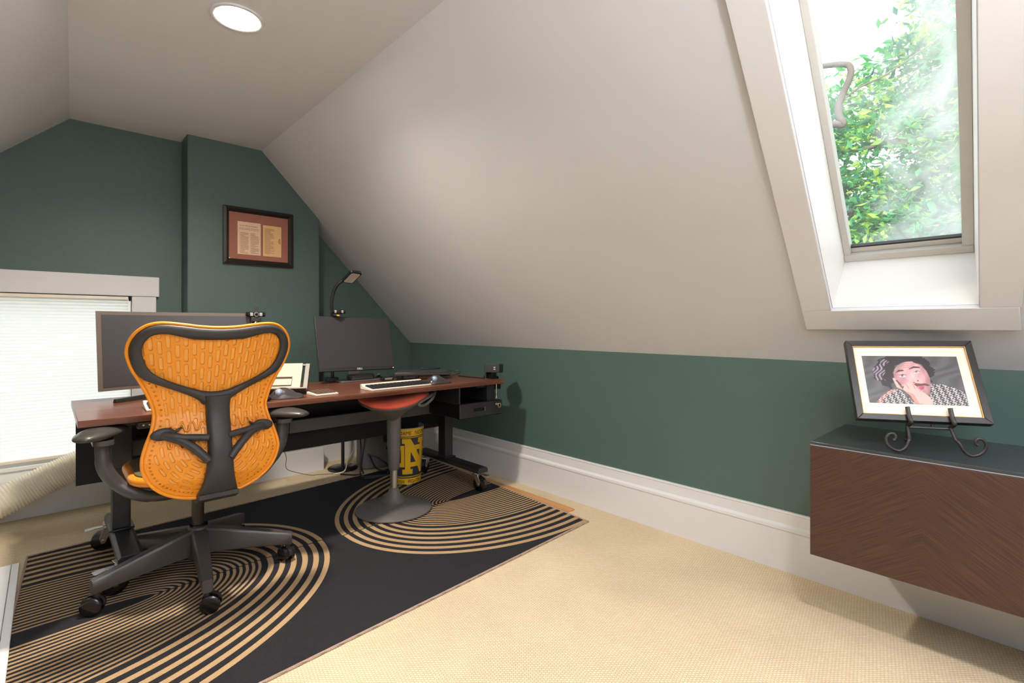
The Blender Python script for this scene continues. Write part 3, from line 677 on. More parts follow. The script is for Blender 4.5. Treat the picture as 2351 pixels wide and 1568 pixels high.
g = B(); g.rrect((1.55,2.815,DZ), .072,.05,.020,.006); hb = obj('hub_case', g, gloss_black, t, bevel=.003)
g = B(); g.box((1.524,2.7885,.727),(1.576,2.791,.730)).box((1.524,2.7885,.734),(1.576,2.791,.7365)); obj('light_strip', g, pm('pale_strip', lin(190,200,205), .4), t)
tag(obj('hub_cable', B().tube(smoothpath([(1.585,2.835,.732),(1.61,2.85,.727),(1.63,2.90,.7235),(1.64,2.95,.7235),(1.68,2.99,.7235)]), .0028, 8), black_plastic), 'thin black cable running from the small hub toward the laptop', 'cable')
t = thing('ring_holder', 'tiny dark metal ball on a disc beside the monitor base', 'ornament', (1.585,2.985,DZ))
obj('disc', B().lathe([(.022,0),(.022,.008),(.01,.011)], (1.585,2.985,DZ), 20), dark_metal, t); obj('ball', B().ball((1.585,2.985,DZ+.021), .011), steel, t)
# ------------------------------------------------------------------ active sitting stool
sx, sy = 1.455, 2.56
t = thing('wobble_stool', 'dark grey wobble stool with a red orange seat at the desk', 'stool', (sx,sy,.005))
obj('base', B().lathe([(.19,0),(.213,.004),(.214,.010),(.205,.016),(.14,.034),(.085,.048),(.068,.051),(.0,.052)], (sx,sy,.0055), 64, caps=True), dark_grey, t, smooth=50)
obj('base_collar', B().lathe([(.072,.0),(.072,.004),(.068,.006),(.055,.018),(.038,.04),(.029,.062),(.026,.078),(.0,.079)], (sx,sy,.055), 40), dark_grey, t, smooth=50)
obj('gas_lift', B().cyl((sx,sy,.12),(sx,sy,.30), .0205, n=28), alu, t)
obj('sleeve', B().lathe([(.0,0),(.028,0),(.031,.006),(.036,.10),(.041,.30),(.042,.32),(.0,.32)], (sx,sy,.236), 32), dark_grey, t, smooth=50)
# saddle shell: rim rises to front-right and back-left, dips at the sides
def rimz(a):  return .640+.020*math.cos(2*(a-math.radians(-35)))
rings = []; NA = 56
for q, f_ in ((.043,-.108),(.06,-.093),(.11,-.06),(.155,-.042),(.187,-.024),(.199,-.016),(.201,-.011),(.195,-.008),(.186,-.012)):
    rings.append([(sx+q*math.cos(2*PI*k/NA)*1.04, sy+q*math.sin(2*PI*k/NA)*.92, rimz(2*PI*k/NA)*min(1,(q/.19)**.4)+.640*(1-min(1,(q/.19)**.4))+f_) for k in range(NA)])
g = B(); g.loops(rings, cap1=False); obj('seat_shell', g, dark_grey, t, smooth=50)
rings = []
for q, f_ in ((.188,-.014),(.198,-.008),(.201,.0),(.196,.010),(.175,.020),(.13,.025),(.08,.025),(.01,.023)):
    rings.append([(sx+q*math.cos(2*PI*k/NA)*1.03, sy+q*math.sin(2*PI*k/NA)*.91, rimz(2*PI*k/NA)*(q/.19)+.640*(1-q/.19)+f_) for k in range(NA)])
g = B(); g.loops(rings); obj('seat_cushion', g, pm('coral_fabric', lin(226,92,62), .75, noise=(500,.12), bump=(700,.25,.0008), sheen=.2), t, smooth=60)
# carrying handle loop on the right
hp = smoothpath([(sx+.05,sy-.186,.630),(sx+.10,sy-.170,.646),(sx+.155,sy-.147,.661),(sx+.205,sy-.112,.670),(sx+.222,sy-.088,.664),(sx+.203,sy-.104,.650),(sx+.155,sy-.146,.633),(sx+.10,sy-.174,.617),(sx+.06,sy-.186,.616)], 6, True)
obj('handle', B().tube(hp, .0085, 10, closed=True), dark_grey, t, smooth=60)
# ------------------------------------------------------------------ waste bin
bx, by, bz, bh = 1.785, 2.975, .0052, .378
t = thing('waste_bin', 'round navy and gold waste bin with a large monogram beside the stool', 'waste bin', (bx,by,bz))
face = math.atan2(-by, -bx)
def binr(z): return .097+.022*z/bh
NT, NZ = 330, 150
th = np.linspace(0, 2*PI, NT, endpoint=False); zz = np.linspace(0, bh, NZ+1)
TT, ZZ = np.meshgrid(th, zz, indexing='ij'); RR = .097+.022*ZZ/bh
V = np.stack([bx+RR*np.cos(TT), by+RR*np.sin(TT), bz+ZZ], -1).reshape(-1,3)
idx = lambda i, j: (i % NT)*(NZ+1)+j
F = [[idx(i,j),idx(i+1,j),idx(i+1,j+1),idx(i,j+1)] for i in range(NT) for j in range(NZ)]
tm = np.repeat(th+PI/NT, NZ); zm = np.tile((zz[:-1]+zz[1:])/2, NT)
ang = (tm-face+PI) % (2*PI)-PI      # + to the right of the viewer
ax_ = ang*.112; 
navy = np.array(lin(52,54,66)); gold = np.array(lin(236,184,34))
col = np.tile(navy, (len(tm),1))
gm_ = (zm > bh-.052)|((zm > bh-.064)&(zm < bh-.058))|(zm < .046)|((zm > .052)&(zm < .057))
gm_ &= ~((zm > bh-.0545)&(zm < bh-.052)); col[gm_] = gold
ox, oy = .058, .192
Npoly = [(-.085,-.118),(-.012,-.118),(-.012,-.085),(-.028,-.085),(-.028,.03),(.055,-.118),(.078,-.118),(.078,.085),(.092,.085),(.092,.118),(.025,.118),(.025,.085),(.042,.085),(.042,-.01),(-.03,.118),(-.085,.118),(-.085,.085),(-.066,.085),(-.066,-.085),(-.085,-.085)]
Dout = [(-.11,-.072),(.05,-.072),(.10,-.045),(.112,0),(.10,.045),(.05,.072),(-.11,.072),(-.11,.044),(-.094,.044),(-.094,-.044),(-.11,-.044)]
Din = [(-.058,-.040),(.035,-.040),(.066,-.022),(.074,0),(.066,.022),(.035,.040),(-.058,.040)]
for cx_ in (ox, ox-.352):
    px_, py_ = ax_-cx_, zm-oy
    big = [(x*1.0,y) for x,y in Npoly]
    d_ = inpoly(px_,py_+.15*px_*0,Dout)&~inpoly(px_,py_,Din); n_ = inpoly(px_,py_,big)
    edge = inpoly(px_*.93,py_*.97,big)
    col[d_] = gold; col[edge&~n_] = navy; col[n_] = gold
bm_ = attr_mat('printed_tin', .35)
arrmesh('printed_side', V, F, bm_, t, paint=col)
obj('inner_lining', B().lathe([(.0,.004),(.094,.004),(.1165,bh-.001),(.119,bh+.001),(.1205,bh-.001),(.119,bh-.004)], (bx,by,bz), 64, caps=False), pm('bin_inside', lin(176,178,184), .4, .15), t)
obj('bottom_rim', B().lathe([(.0,.001),(.098,.0),(.0995,.004),(.0975,.007)], (bx,by,bz), 64, caps=False), steel, t)
def bintext(bodytxt, a_deg, z, size, wfac):
    V, F = text_mesh(bodytxt, size, .0002); wfac = math.radians(wfac)/(V[:,0].max()-V[:,0].min())
    out = []
    for x, y, e in V:
        a = face+math.radians(a_deg)+x*wfac; r = binr(z+y)+.0006+e
        out.append((bx+r*math.cos(a), by+r*math.sin(a), bz+z+y))
    return out, F
ink = pm('black_print', lin(24,22,20), .5)
for part_, lst_ in (('upper_lettering',(('NOTRE DAME',29,bh-.043),('NOTRE DAME',-73,bh-.043),('NOTRE DAME',131,bh-.043))),('lower_lettering',(('FIGHTING IRISH',7,.011),('FIGHTING IRISH',-113,.011),('FIGHTING IRISH',127,.011)))):
    TV, TF = [], []
    for s_, a_, z_ in lst_:
        v_, f_ = bintext(s_, a_, z_, .036, 88 if 'N' == s_[0] else 104); k_ = len(TV); TV += v_; TF += [[i+k_ for i in q] for q in f_]
    arrmesh(part_, TV, TF, ink, t, smooth=False)
# ------------------------------------------------------------------ task chair
cx0 = .462
ch = thing('task_chair', 'orange and black ergonomic task chair on a five-star base at the desk', 'chair', (.465,2.45,.005))
ZB = [.40,.45,.50,.58,.66,.74,.82,.92,1.0,1.08]; YB = [2.165,2.135,2.112,2.100,2.118,2.145,2.138,2.105,2.078,2.058]
def ysurf(x, z): return np.interp(z, ZB, YB)+.75*np.asarray(x)**2
half = [(0,1.053),(.06,1.056),(.11,1.063),(.17,1.069),(.21,1.062),(.24,1.04),(.259,1.01),(.266,.976),(.262,.945),(.248,.905),(.225,.86),(.203,.81),(.188,.762),(.186,.735),(.194,.69),(.212,.64),(.223,.595),(.222,.556),(.207,.515),(.18,.478),(.14,.448),(.09,.428),(.04,.42),(0,.419)]
full = half+[(-x,z) for x,z in half[-2:0:-1]]
OUT = np.array([(p.x,p.y) for p in smoothpath([(x,z,0) for x,z in full], 5, True)])
pitch = .0019
gx = np.arange(-.28,.2801,pitch); gz = np.arange(.41,1.08,pitch)
GX, GZ = np.meshgrid(gx, gz, indexing='ij'); px, pz = GX.ravel(), GZ.ravel()
ins = inpoly(px, pz, [tuple(q) for q in OUT])
dist = np.full(px.shape, 9.)
Q = OUT; Q2 = np.roll(OUT,-1,axis=0)
for a, b in zip(Q, Q2):
    d = b-a; L2 = (d@d)+1e-12; tt = np.clip(((px-a[0])*d[0]+(pz-a[1])*d[1])/L2,0,1)
    dist = np.minimum(dist, np.hypot(px-a[0]-tt*d[0], pz-a[1]-tt*d[1]))
def stad(u, v, hl, r): return np.hypot(u, np.maximum(np.abs(v)-hl,0))-r
xs = px/(1+.75*np.clip(pz-.72,0,1)); pc = .0212; pr_ = .056
ci = np.round(xs/pc); zc = (pz-.64)/pr_+np.where(ci % 2 == 0, 0, .5)+.13*np.sin(ci*2.1); zf = (zc-np.floor(zc)-.5)*pr_
sdU = stad(xs-ci*pc, zf, .0178, .0052)
rr = np.hypot(px*1.0, (pz-.637)*.98); an = np.arctan2(pz-.637, px)
ri = np.maximum(np.round(rr/pc),1); per = PI/np.maximum(np.round(PI*ri*pc/.049),1)
al = an/per+np.where(ri % 2 == 0, 0, .5); af = (al-np.floor(al)-.5)*per*rr
sdL = stad(rr-ri*pc, af, .0135, .0048)
sd = np.where(pz > .637, sdU, sdL)
hgt = np.zeros(px.shape)
sdm = np.where(dist > .031, sd, 1.)          # no slots in the plain border
# row of dimples following the edge
seg = np.linalg.norm(Q2-Q,axis=1); cum = np.concatenate([[0],np.cumsum(seg)]); tot = cum[-1]
ctr = np.array([0,.72])
for s in np.arange(0, tot, .0165):
    k = min(np.searchsorted(cum, s, 'right')-1, len(Q)-1); a = Q[k]; d = (Q2[k]-Q[k])/max(seg[k],1e-9)
    p = a+d*(s-cum[k]); nrm = np.array([-d[1],d[0]]); 
    if nrm@(ctr-p) < 0: nrm = -nrm
    p = p+nrm*.021
    if p[1] > .862 or abs(p[0]) < .07 and p[1] < .5: continue
    sdm = np.minimum(sdm, np.hypot(px-p[0],pz-p[1])-.0031)
G0, G1 = np.gradient(sdm.reshape(GX.shape), pitch); G0, G1 = G0.ravel(), G1.ravel(); gn = np.hypot(G0,G1)+1e-9
snap = (np.abs(sdm) < pitch*.5) & (gn < 1.5) & (gn > .6)
px0, pz0 = px.copy(), pz.copy()
px = px-np.where(snap, sdm*G0/gn**2, 0); pz = pz-np.where(snap, sdm*G1/gn**2, 0); sdq = np.where(snap, 0, sdm)
hgt += .0016*np.exp(-((dist-.0095)/.0018)**2)
py_ = ysurf(px, pz)-hgt
vid = -np.ones(px.shape, int); nz_ = len(gz)
keep = ins & (dist > .0015)
# notch behind the bottom of the spine
keep &= ~((np.abs(px-.008) < .040) & (pz < .447))
vid[keep] = np.arange(keep.sum())
V = np.stack([cx0+px[keep], py_[keep], pz[keep]], -1)
I = np.arange(len(px)).reshape(GX.shape)
q = np.stack([I[:-1,:-1],I[1:,:-1],I[1:,1:],I[:-1,1:]],-1).reshape(-1,4); q = q[keep[q].all(1)]; q = q[sdq[q].mean(1) > -1e-5]
bsh = arrmesh('back_shell', V, vid[q], orange, ch)
bw = bmesh.new(); bw.from_mesh(bsh.data); bmesh.ops.remove_doubles(bw, verts=bw.verts[:], dist=pitch*.22); bmesh.ops.dissolve_degenerate(bw, dist=pitch*.1, edges=bw.edges[:])
bad = [f for f in bw.faces if f.calc_area() < pitch*pitch*.03]; bmesh.ops.delete(bw, geom=bad, context='FACES')
bw.to_mesh(bsh.data); bw.free()
md = bsh.modifiers.new('thickness','SOLIDIFY'); md.thickness = .0045; md.offset = -1
kb = keep & (dist > .012); kb = kb.reshape(GX.shape)[::4,::4].ravel(); I4 = np.arange(len(kb)).reshape(GX[::4,::4].shape)
x4, z4 = GX[::4,::4].ravel(), GZ[::4,::4].ravel(); v4 = -np.ones(len(kb),int); v4[kb] = np.arange(kb.sum())
q4 = np.stack([I4[:-1,:-1],I4[1:,:-1],I4[1:,1:],I4[:-1,1:]],-1).reshape(-1,4); q4 = q4[kb[q4].all(1)]
arrmesh('back_membrane', np.stack([cx0+x4[kb], ysurf(x4[kb],z4[kb])+.0052, z4[kb]],-1), v4[q4], pm('light_orange_membrane', lin(246,178,84), .5), ch)
g = B(); rim = [(cx0+x, float(ysurf(x,z))-.001, z) for x, z in OUT]
g.tube(rim, .0062, 8, closed=True); obj('back_edge', g, orange, ch, smooth=70)
# lumbar meander ridge
for s in (-1,1):
    lum = B()
    for zc_, amp, ph in ((.695,.014,0),(.628,.014,PI)):
        pts = []
        for k in range(57):
            x = s*(.035+.115*k/56); w = math.sin(2*PI*k/56*3.5+ph); w = math.copysign(abs(w)**.45, w)
            z = zc_+amp*w-(.012*(k/56)**2 if zc_ > .66 else -.010*(k/56)**2); pts.append((cx0+x, float(ysurf(x,z))-.0035, z))
        lum.tube(pts, .0032, 6)
    lum.tube([(cx0+s*.15, float(ysurf(.15,z))-.0035, z) for z in (.672,.66,.648)], .0032, 6)
    obj('lumbar_ridge', lum, orange, ch, smooth=70)
# black Y-shaped back frame
fo = [(0,1.048),(.06,1.051),(.11,1.058),(.17,1.064),(.207,1.057),(.2355,1.037),(.254,1.008),(.261,.976),(.257,.945),(.244,.908),(.224,.876),(.19,.856),(.13,.828),(.085,.805),(.054,.785),(.04,.768),(0,.766)]
fi = [(0,1.008),(.05,1.009),(.088,1.013),(.126,1.023),(.168,1.032),(.203,1.024),(.221,1.0),(.226,.975),(.221,.945),(.207,.912),(.18,.883),(.126,.853),(.06,.825),(.03,.817),(0,.814)]
def resamp(hf, n):
    f_ = hf+[(-x,z) for x,z in hf[-2:0:-1]]; P = [(p.x,p.y) for p in smoothpath([(x,z,0) for x,z in f_], 6, True)]
    out = []
    for k in range(n):
        th_ = PI/2-2*PI*k/n; d = np.array([math.cos(th_), math.sin(th_)]); best = None
        for i in range(len(P)):
            a = np.array(P[i])-(0,.93); b = np.array(P[(i+1) % len(P)])-(0,.93); e = b-a; den = d[0]*e[1]-d[1]*e[0]
            if abs(den) < 1e-12: continue
            t_ = (a[0]*e[1]-a[1]*e[0])/den; u_ = (a[0]*d[1]-a[1]*d[0])/den
            if t_ > 0 and -1e-6 <= u_ <= 1+1e-6 and (best is None or t_ > best): best = t_
        out.append((d[0]*best, .93+d[1]*best))
    return out
n_ = 120; ro, ri_ = resamp(fo, n_), resamp(fi, n_)
def ring3(P, Qq, f, dy): 
    o_ = []
    for (x0_,z0_),(x1_,z1_) in zip(P,Qq):
        x = x0_+(x1_-x0_)*f; z = z0_+(z1_-z0_)*f; o_.append((cx0+x, float(ysurf(x,z))-dy, z))
    return o_
g = B(); rs = [ring3(ro,ri_,f,dy) for f,dy in ((0,.0035),(0,.010),(.08,.016),(.30,.021),(.70,.021),(.92,.016),(1,.010),(1,.0035))]
g.loops(rs+[rs[0]], closed=True, cap0=False, cap1=False)
sp = [(.80,.044,.050),(.785,.041,.046),(.76,.039,.044),(.72,.0385,.042),(.66,.038,.046),(.60,.039,.052),(.54,.043,.050),(.49,.050,.048),(.455,.060,.046),(.432,.066,.046)]
rings = []
for z, w, dpt in sp:
    y = float(np.interp(z,ZB,YB)); zz_ = z
    yf, yb = y-.006, y-.012-dpt*.55
    rings.append([(cx0+.006+w*cx_, yf+(yb-yf)*cy_, zz_) for cx_, cy_ in ((-1,0),(-1,.55),(-.86,.85),(-.6,1),(0,1.06),(.6,1),(.86,.85),(1,.55),(1,0))])
g.loops(rings)
rings = [[(cx0+.006+w*a, y_, z_) for a, y_, z_ in ((-1,yy_,zt_),(1,yy_,zt_),(1,yy_,zl_),(-1,yy_,zl_))] for w, yy_, zt_, zl_ in ((.066,2.10,.440,.424),(.066,2.15,.430,.400),(.060,2.26,.425,.385),(.055,2.40,.425,.385))]
g.loops(rings)
obj('back_frame', g, black_soft, ch, smooth=45)
for s in (-1,1):
    g = B(); zp = .676 if s < 0 else .668
    pad = Vector((cx0+s*.165, float(ysurf(.165,zp))-.012, zp))
    g.ball(pad, .030, (1.25,.38,.72), R=Matrix.Rotation(s*.12,4,'Y'))
    j = Vector((cx0+s*.118, float(ysurf(.118,.66))-.020, .662)); sp1 = Vector((cx0+s*.03, 2.088, .652)); sp2 = Vector((cx0+s*.035, 2.068, .572))
    g.tube(smoothpath([pad,(j+pad)/2+Vector((0,-.003,0)),j,(j+sp1)/2,sp1],4), [.014]*5+[.0145]*4+[.0125]*8, 12)
    g.tube(smoothpath([pad+Vector((0,0,-.004)),j+Vector((0,-.003,-.010)),(j+sp2)/2+Vector((0,-.006,.004)),sp2],5), .0145, 12)
    g.tube([pad+Vector((-s*.018,-.010,-.004)),pad+Vector((-s*.055,-.016,.020))], [.006,.004], 8)
    obj('lumbar_arm', g, black_soft, ch, smooth=60)
# seat
def slab_rows(x0, x1, y0, y1, z0_, z1_, rad, n=10):
    g = B(); g.rrect(((x0+x1)/2,(y0+y1)/2,z0_), x1-x0, y1-y0, z1_-z0_, rad, seg=n); return g
obj('seat_pan', slab_rows(cx0-.205,cx0+.205,2.25,2.64,.440,.461,.10), black_soft, ch, bevel=.008, seg=3)
obj('seat_edge', slab_rows(cx0-.243,cx0+.243,2.225,2.68,.462,.494,.13), orange, ch, bevel=.014, seg=4)
obj('seat_mesh', slab_rows(cx0-.222,cx0+.222,2.24,2.66,.4945,.500,.115), pm('olive_seat_mesh', lin(92,86,62), .8, bump=(600,.3,.001)), ch, bevel=.003)
g = B(); g.box((cx0-.09,2.33,.375),(cx0+.10,2.56,.424)); g.cyl((.465,2.45,.33),(.465,2.45,.39),.033,n=24); obj('tilt_mechanism', g, black_plastic, ch, bevel=.01)
obj('gas_column', B().cyl((.465,2.45,.19),(.465,2.45,.36),.0225,n=24), pm('dark_bronze', lin(60,54,50), .3, .7), ch)
# arms
for s in (-1,1):
    axx = cx0+s*.315
    g = B(); ws = []; g.M = Matrix.Translation((axx,2.365,0)) @ Matrix.Rotation(s*math.radians(32),4,'Z') @ Matrix.Translation((-axx,-2.365,0))
    for k in range(15):
        u = k/14; y = 2.235+.26*u; w = .060*math.sin(PI*min(max(u*.92+.04,0),1))**.55; hgh = .026*math.sin(PI*(u*.94+.03))**.5
        ws.append([(axx+w*math.cos(2*PI*m/18)+s*.006*math.sin(PI*u), y, .665+hgh*math.sin(2*PI*m/18)*(1 if math.sin(2*PI*m/18) > 0 else .8)) for m in range(18)])
    g.loops(ws); obj('arm_pad', g, pm('arm_pad_urethane', lin(58,56,54), .38, coat=.2), ch, smooth=70)
    g = B(); g.rrect((axx,2.365,.628), .062,.12,.018,.02)
    P = smoothpath([(axx,2.37,.632),(axx,2.365,.585),(axx-s*.008,2.36,.53),(axx-s*.045,2.36,.468),(axx-s*.10,2.34,.425),(axx-s*.17,2.34,.402),(cx0+s*.07,2.36,.396)], 6)
    g.tube(P, [.023]*8+[.025]*10+[.023]*10+[.020]*9, 14, flat=(.62,1.0)); 
    obj('arm_post', g, pm('arm_post_grey', lin(64,62,62), .35), ch, bevel=0, smooth=60)
# star base
bc = Vector((.468,2.453,0)); angs = [-167.3,-96.4,-22,49.5,121.5]
g = B(); g.lathe([(.0,.085),(.040,.085),(.046,.12),(.046,.19),(.038,.212),(.034,.216),(.0,.216)], (bc.x,bc.y,0), 28); obj('base_hub', g, pm('graphite', lin(68,64,61), .38), ch, smooth=40)
obj('hub_ring', B().lathe([(.024,0),(.034,0),(.034,.006),(.024,.008)], (bc.x,bc.y,.2165), 28), gloss_black, ch)
for a in angs:
    a = math.radians(a); d = Vector((math.cos(a),math.sin(a),0)); sd_ = Vector((-d.y,d.x,0)); T = lambda r, w, z: tuple(bc+d*r+sd_*w+Vector((0,0,z)))
    g = B(); rings = []
    for r, w, zt, zl in ((.030,.030,.208,.10),(.09,.027,.196,.100),(.20,.0235,.170,.095),(.30,.021,.146,.088),(.352,.020,.134,.083),(.362,.017,.131,.083)):
        rings.append([T(r,-w*.72,zl),T(r,-w*.9,zl+.004),T(r,-w,zt-.008),T(r,-w*.75,zt),T(r,w*.75,zt),T(r,w,zt-.008),T(r,w*.9,zl+.004),T(r,w*.72,zl)])
    g.loops(rings); lg = obj('base_leg', g, pm('graphite', lin(68,64,61), .38), ch, smooth=40)
    # twin wheel caster
    rc = .345; rw_ = .0335; zc_ = rw_+.0052; tr = a+random.choice((.6,1.3,-.7,2.2)); 
    p = bc+d*rc; td = Vector((math.cos(tr),math.sin(tr),0)); ts = Vector((-td.y,td.x,0)); ax = p+td*.012
    g = B(); g.cyl((p.x,p.y,.058),(p.x,p.y,.088),.011,n=14)
    hood = []
    for k in range(13):
        b_ = math.radians(-15+200*k/12); rr_ = rw_+.004
        hood.append([tuple(ax+td*rr_*math.cos(b_)*1.0+ts*w+Vector((0,0,zc_+rr_*math.sin(b_)))) for w in (-.0075,.0075)])
    for i in range(12):
        A0, B0 = hood[i], hood[i+1]; g.f([g.v(A0[0]),g.v(A0[1]),g.v(B0[1]),g.v(B0[0])])
    g.tube([tuple(ax-ts*.009+Vector((0,0,zc_))),tuple(ax+ts*.009+Vector((0,0,zc_)))], rw_*.72, 20)
    ca = obj('caster', g, black_plastic, ch)
    for s in (-1,1):
        g = B(); g.tube([tuple(ax+ts*s*w+Vector((0,0,zc_))) for w in (.009,.0105,.022,.0255,.0265)], [rw_-.002,rw_,rw_,rw_-.004,rw_-.010], 28); obj('wheel', g, rubber, ca)
# ------------------------------------------------------------------ wall cabinet
t = thing('wall_cabinet', 'floating dark wood cabinet with black glass top on the right wall', 'cabinet', (2.13,-.04,.277))
YL, YR = .556, -.644
obj('carcass', B().box((1.934,YR,.279),(2.35,YL,.652)), pm('carcass_brown', lin(54,36,28), .5), t, bevel=.001)
obj('top_panel', B().box((1.916,YR,.6545),(2.35,YL,.664)), pm('black_glass_top', lin(50,54,58), .28, noise=(40,.05), coat=.3), t, bevel=.0012)
obj('top_edge_strip', B().box((1.9155,YR,.6515),(1.93,YL,.6542)), pm('strip_grey', lin(150,156,168), .3, .2), t)
m = bpy.data.materials.new('chevron_oak'); m.use_nodes = True; N, L, p = nodes(m)
tc = N.new('ShaderNodeTexCoord'); sx_ = N.new('ShaderNodeSeparateXYZ'); L.new(tc.outputs['Object'], sx_.inputs[0])
# fold the door about its vertical centre line so that the grain runs as a chevron
fold = mathn(N, L, 'ABSOLUTE', mathn(N, L, 'SUBTRACT', mathn(N, L, 'PINGPONG', mathn(N, L, 'ADD', sx_.outputs['Y'], 6.004), .30), 0))
k1 = mathn(N, L, 'SUBTRACT', mathn(N, L, 'MULTIPLY', fold, .55), mathn(N, L, 'MULTIPLY', sx_.outputs['Z'], .83))
k2 = mathn(N, L, 'ADD', mathn(N, L, 'MULTIPLY', fold, .83), mathn(N, L, 'MULTIPLY', sx_.outputs['Z'], .55))
cb = N.new('ShaderNodeCombineXYZ'); L.new(mathn(N, L, 'MULTIPLY', k1, 190), cb.inputs[0]); L.new(mathn(N, L, 'MULTIPLY', k2, 6), cb.inputs[1])
nz1 = N.new('ShaderNodeTexNoise'); nz1.inputs['Scale'].default_value = 1.3; nz1.inputs['Detail'].default_value = 5; L.new(cb.outputs[0], nz1.inputs['Vector'])
rp = N.new('ShaderNodeValToRGB'); rp.color_ramp.elements[0].position = .3; rp.color_ramp.elements[0].color = lin(44,26,18); rp.color_ramp.elements[1].position = .75; rp.color_ramp.elements[1].color = lin(78,48,33)
L.new(nz1.outputs['Fac'], rp.inputs[0]); L.new(rp.outputs[0], p.inputs['Base Color']); p.inputs['Roughness'].default_value = .5
bp = N.new('ShaderNodeBump'); bp.inputs['Strength'].default_value = .3; bp.inputs['Distance'].default_value = .0008; L.new(nz1.outputs['Fac'], bp.inputs['Height']); L.new(bp.outputs[0], p.inputs['Normal'])
obj('door', B().box((1.914,-.042,.277),(1.932,YL,.6505)), m, t, bevel=.001)
obj('door', B().box((1.914,YR,.277),(1.932,-.0455,.6505)), m, t, bevel=.001)
# ------------------------------------------------------------------ framed portrait on an easel
sc = .965; E0 = Vector((0,0,EYE))
cen = E0+(Vector((2.141,.307,.879))-E0)*sc; Wp, Hp = .365*sc, .29*sc
r_ = Vector((0,-1,0)); u_ = Vector((0,0,1))
Rz = Matrix.Rotation(.473,3,'Z'); r_ = Rz @ r_; n_v = Rz @ Vector((-1,0,0))
Rp = Matrix.Rotation(-.474,3,r_); u_ = Rp @ u_; n_v = Rp @ n_v
Rr = Matrix.Rotation(.012,3,n_v); r_ = Rr @ r_; u_ = Rr @ u_
MF = Matrix(((r_.x,u_.x,n_v.x,cen.x),(r_.y,u_.y,n_v.y,cen.y),(r_.z,u_.z,n_v.z,cen.z),(0,0,0,1)))
t = thing('framed_portrait', 'black framed portrait photo of a person resting chin on hand', 'framed photo', cen-u_*Hp/2)
def fr(g, w, h, b, d0, d1):
    g.M = MF
    o_ = [(-w/2,-h/2),(w/2,-h/2),(w/2,h/2),(-w/2,h/2)]; i_ = [(-w/2+b,-h/2+b),(w/2-b,-h/2+b),(w/2-b,h/2-b),(-w/2+b,h/2-b)]
    for k in range(4):
        j = (k+1) % 4
        g.hexa([(*o_[k],d0),(*o_[j],d0),(*i_[j],d0),(*i_[k],d0),(*o_[k],d1),(*o_[j],d1),(*i_[j],d1),(*i_[k],d1)])
    return g
obj('frame', fr(B(), Wp, Hp, .0195, -.026, 0), pm('frame_black_satin', lin(36,33,33), .32), t, bevel=.0015)
obj('gold_fillet', fr(B(), Wp-.0385, Hp-.0385, .0022, -.006, -.002), pm('gold_fillet', lin(196,150,84), .35, .6), t)
g = B(); g.M = MF; g.box((-Wp/2+.018,-Hp/2+.018,-.020),(Wp/2-.018,Hp/2-.018,-.008)); obj('mat_board', g, pm('cream_mat', lin(240,234,216), .7), t)
# printed picture, painted cell by cell (crop-space layout of the print: x 694..1770, y 322..870)
pw, ph = Wp*.745, Hp*.60; NXp, NYp = 300, 190
# picture layout corners in sketch units
qa, qb, qc, qd = np.array((693,322)), np.array((1633,327)), np.array((1768,870)), np.array((780,836))
us = (np.arange(NXp)+.5)/NXp; vs = (np.arange(NYp)+.5)/NYp
UU, VV = np.meshgrid(us, vs, indexing='ij'); uu, vv = UU.ravel()[:,None], VV.ravel()[:,None]
XY = qa*(1-uu)*(1-vv)+qb*uu*(1-vv)+qc*uu*vv+qd*(1-uu)*vv; X_, Y_ = XY[:,0], XY[:,1]
rng = np.random.default_rng(3); nzz = rng.normal(0,1,len(X_)); sw = np.sin(X_*.03+2*np.sin(Y_*.025)+Y_*.05)
pc_ = np.array([84.,84,86])+nzz[:,None]*5+sw[:,None]*9
def put(poly, c, nv=4, a=1.0):
    k = inpoly(X_, Y_, poly); pc_[k] = pc_[k]*(1-a)+a*(np.array(c, float)+nzz[k][:,None]*nv)
def ell(x, y, rx, ry, c, rot=0, nv=2, a=1.0):
    ca_, sa_ = math.cos(rot), math.sin(rot); dx, dy = X_-x, Y_-y
    k = ((dx*ca_+dy*sa_)/rx)**2+((-dx*sa_+dy*ca_)/ry)**2 < 1; pc_[k] = pc_[k]*(1-a)+a*(np.array(c, float)+nzz[k][:,None]*nv)
X0_, Y0_ = X_, Y_; X_ = X_+9*np.sin(Y_*.09)+6*np.sin(Y_*.21+X_*.1); Y_ = Y_+7*np.sin(X0_*.08)
put([(825,470),(870,370),(960,318),(1280,318),(1350,360),(1400,440),(1440,520),(1400,560),(1400,640),(1350,560),(1290,430),(1180,390),(1080,400),(1030,470),(1020,600),(1000,690),(930,650),(870,600),(820,560)], (40,32,34), 5)
X_, Y_ = X0_, Y0_
k = inpoly(X_+14*np.sin(Y_*.06+X_*.02), Y_+10*np.sin(X_*.07), [(830,460),(900,360),(965,372),(930,470),(930,600),(860,590),(815,530)]); stp = np.sin(X_[k]*.16+np.sin(Y_[k]*.05)*3+Y_[k]*.05) > .15
pc_[k] = np.where(stp[:,None], [158,140,156], [58,48,54])
put([(1022,520),(1034,470),(1080,420),(1140,388),(1205,384),(1280,425),(1350,490),(1388,570),(1398,650),(1392,745),(1350,770),(1290,720),(1200,690),(1090,650),(1040,600)], (208,158,160), 4)
put([(1250,400),(1300,420),(1350,490),(1388,570),(1398,650),(1392,745),(1360,700),(1340,560)], (186,132,138), 4, .7)
put([(1030,520),(1120,540),(1180,600),(1150,640),(1080,640),(1035,590)], (182,130,140), 4, .6)
for yy in (418,440,462): put([(1060,yy+14),(1130,yy-12),(1230,yy-18),(1230,yy-13),(1130,yy-6),(1060,yy+20)], (160,104,108), 3, .8)
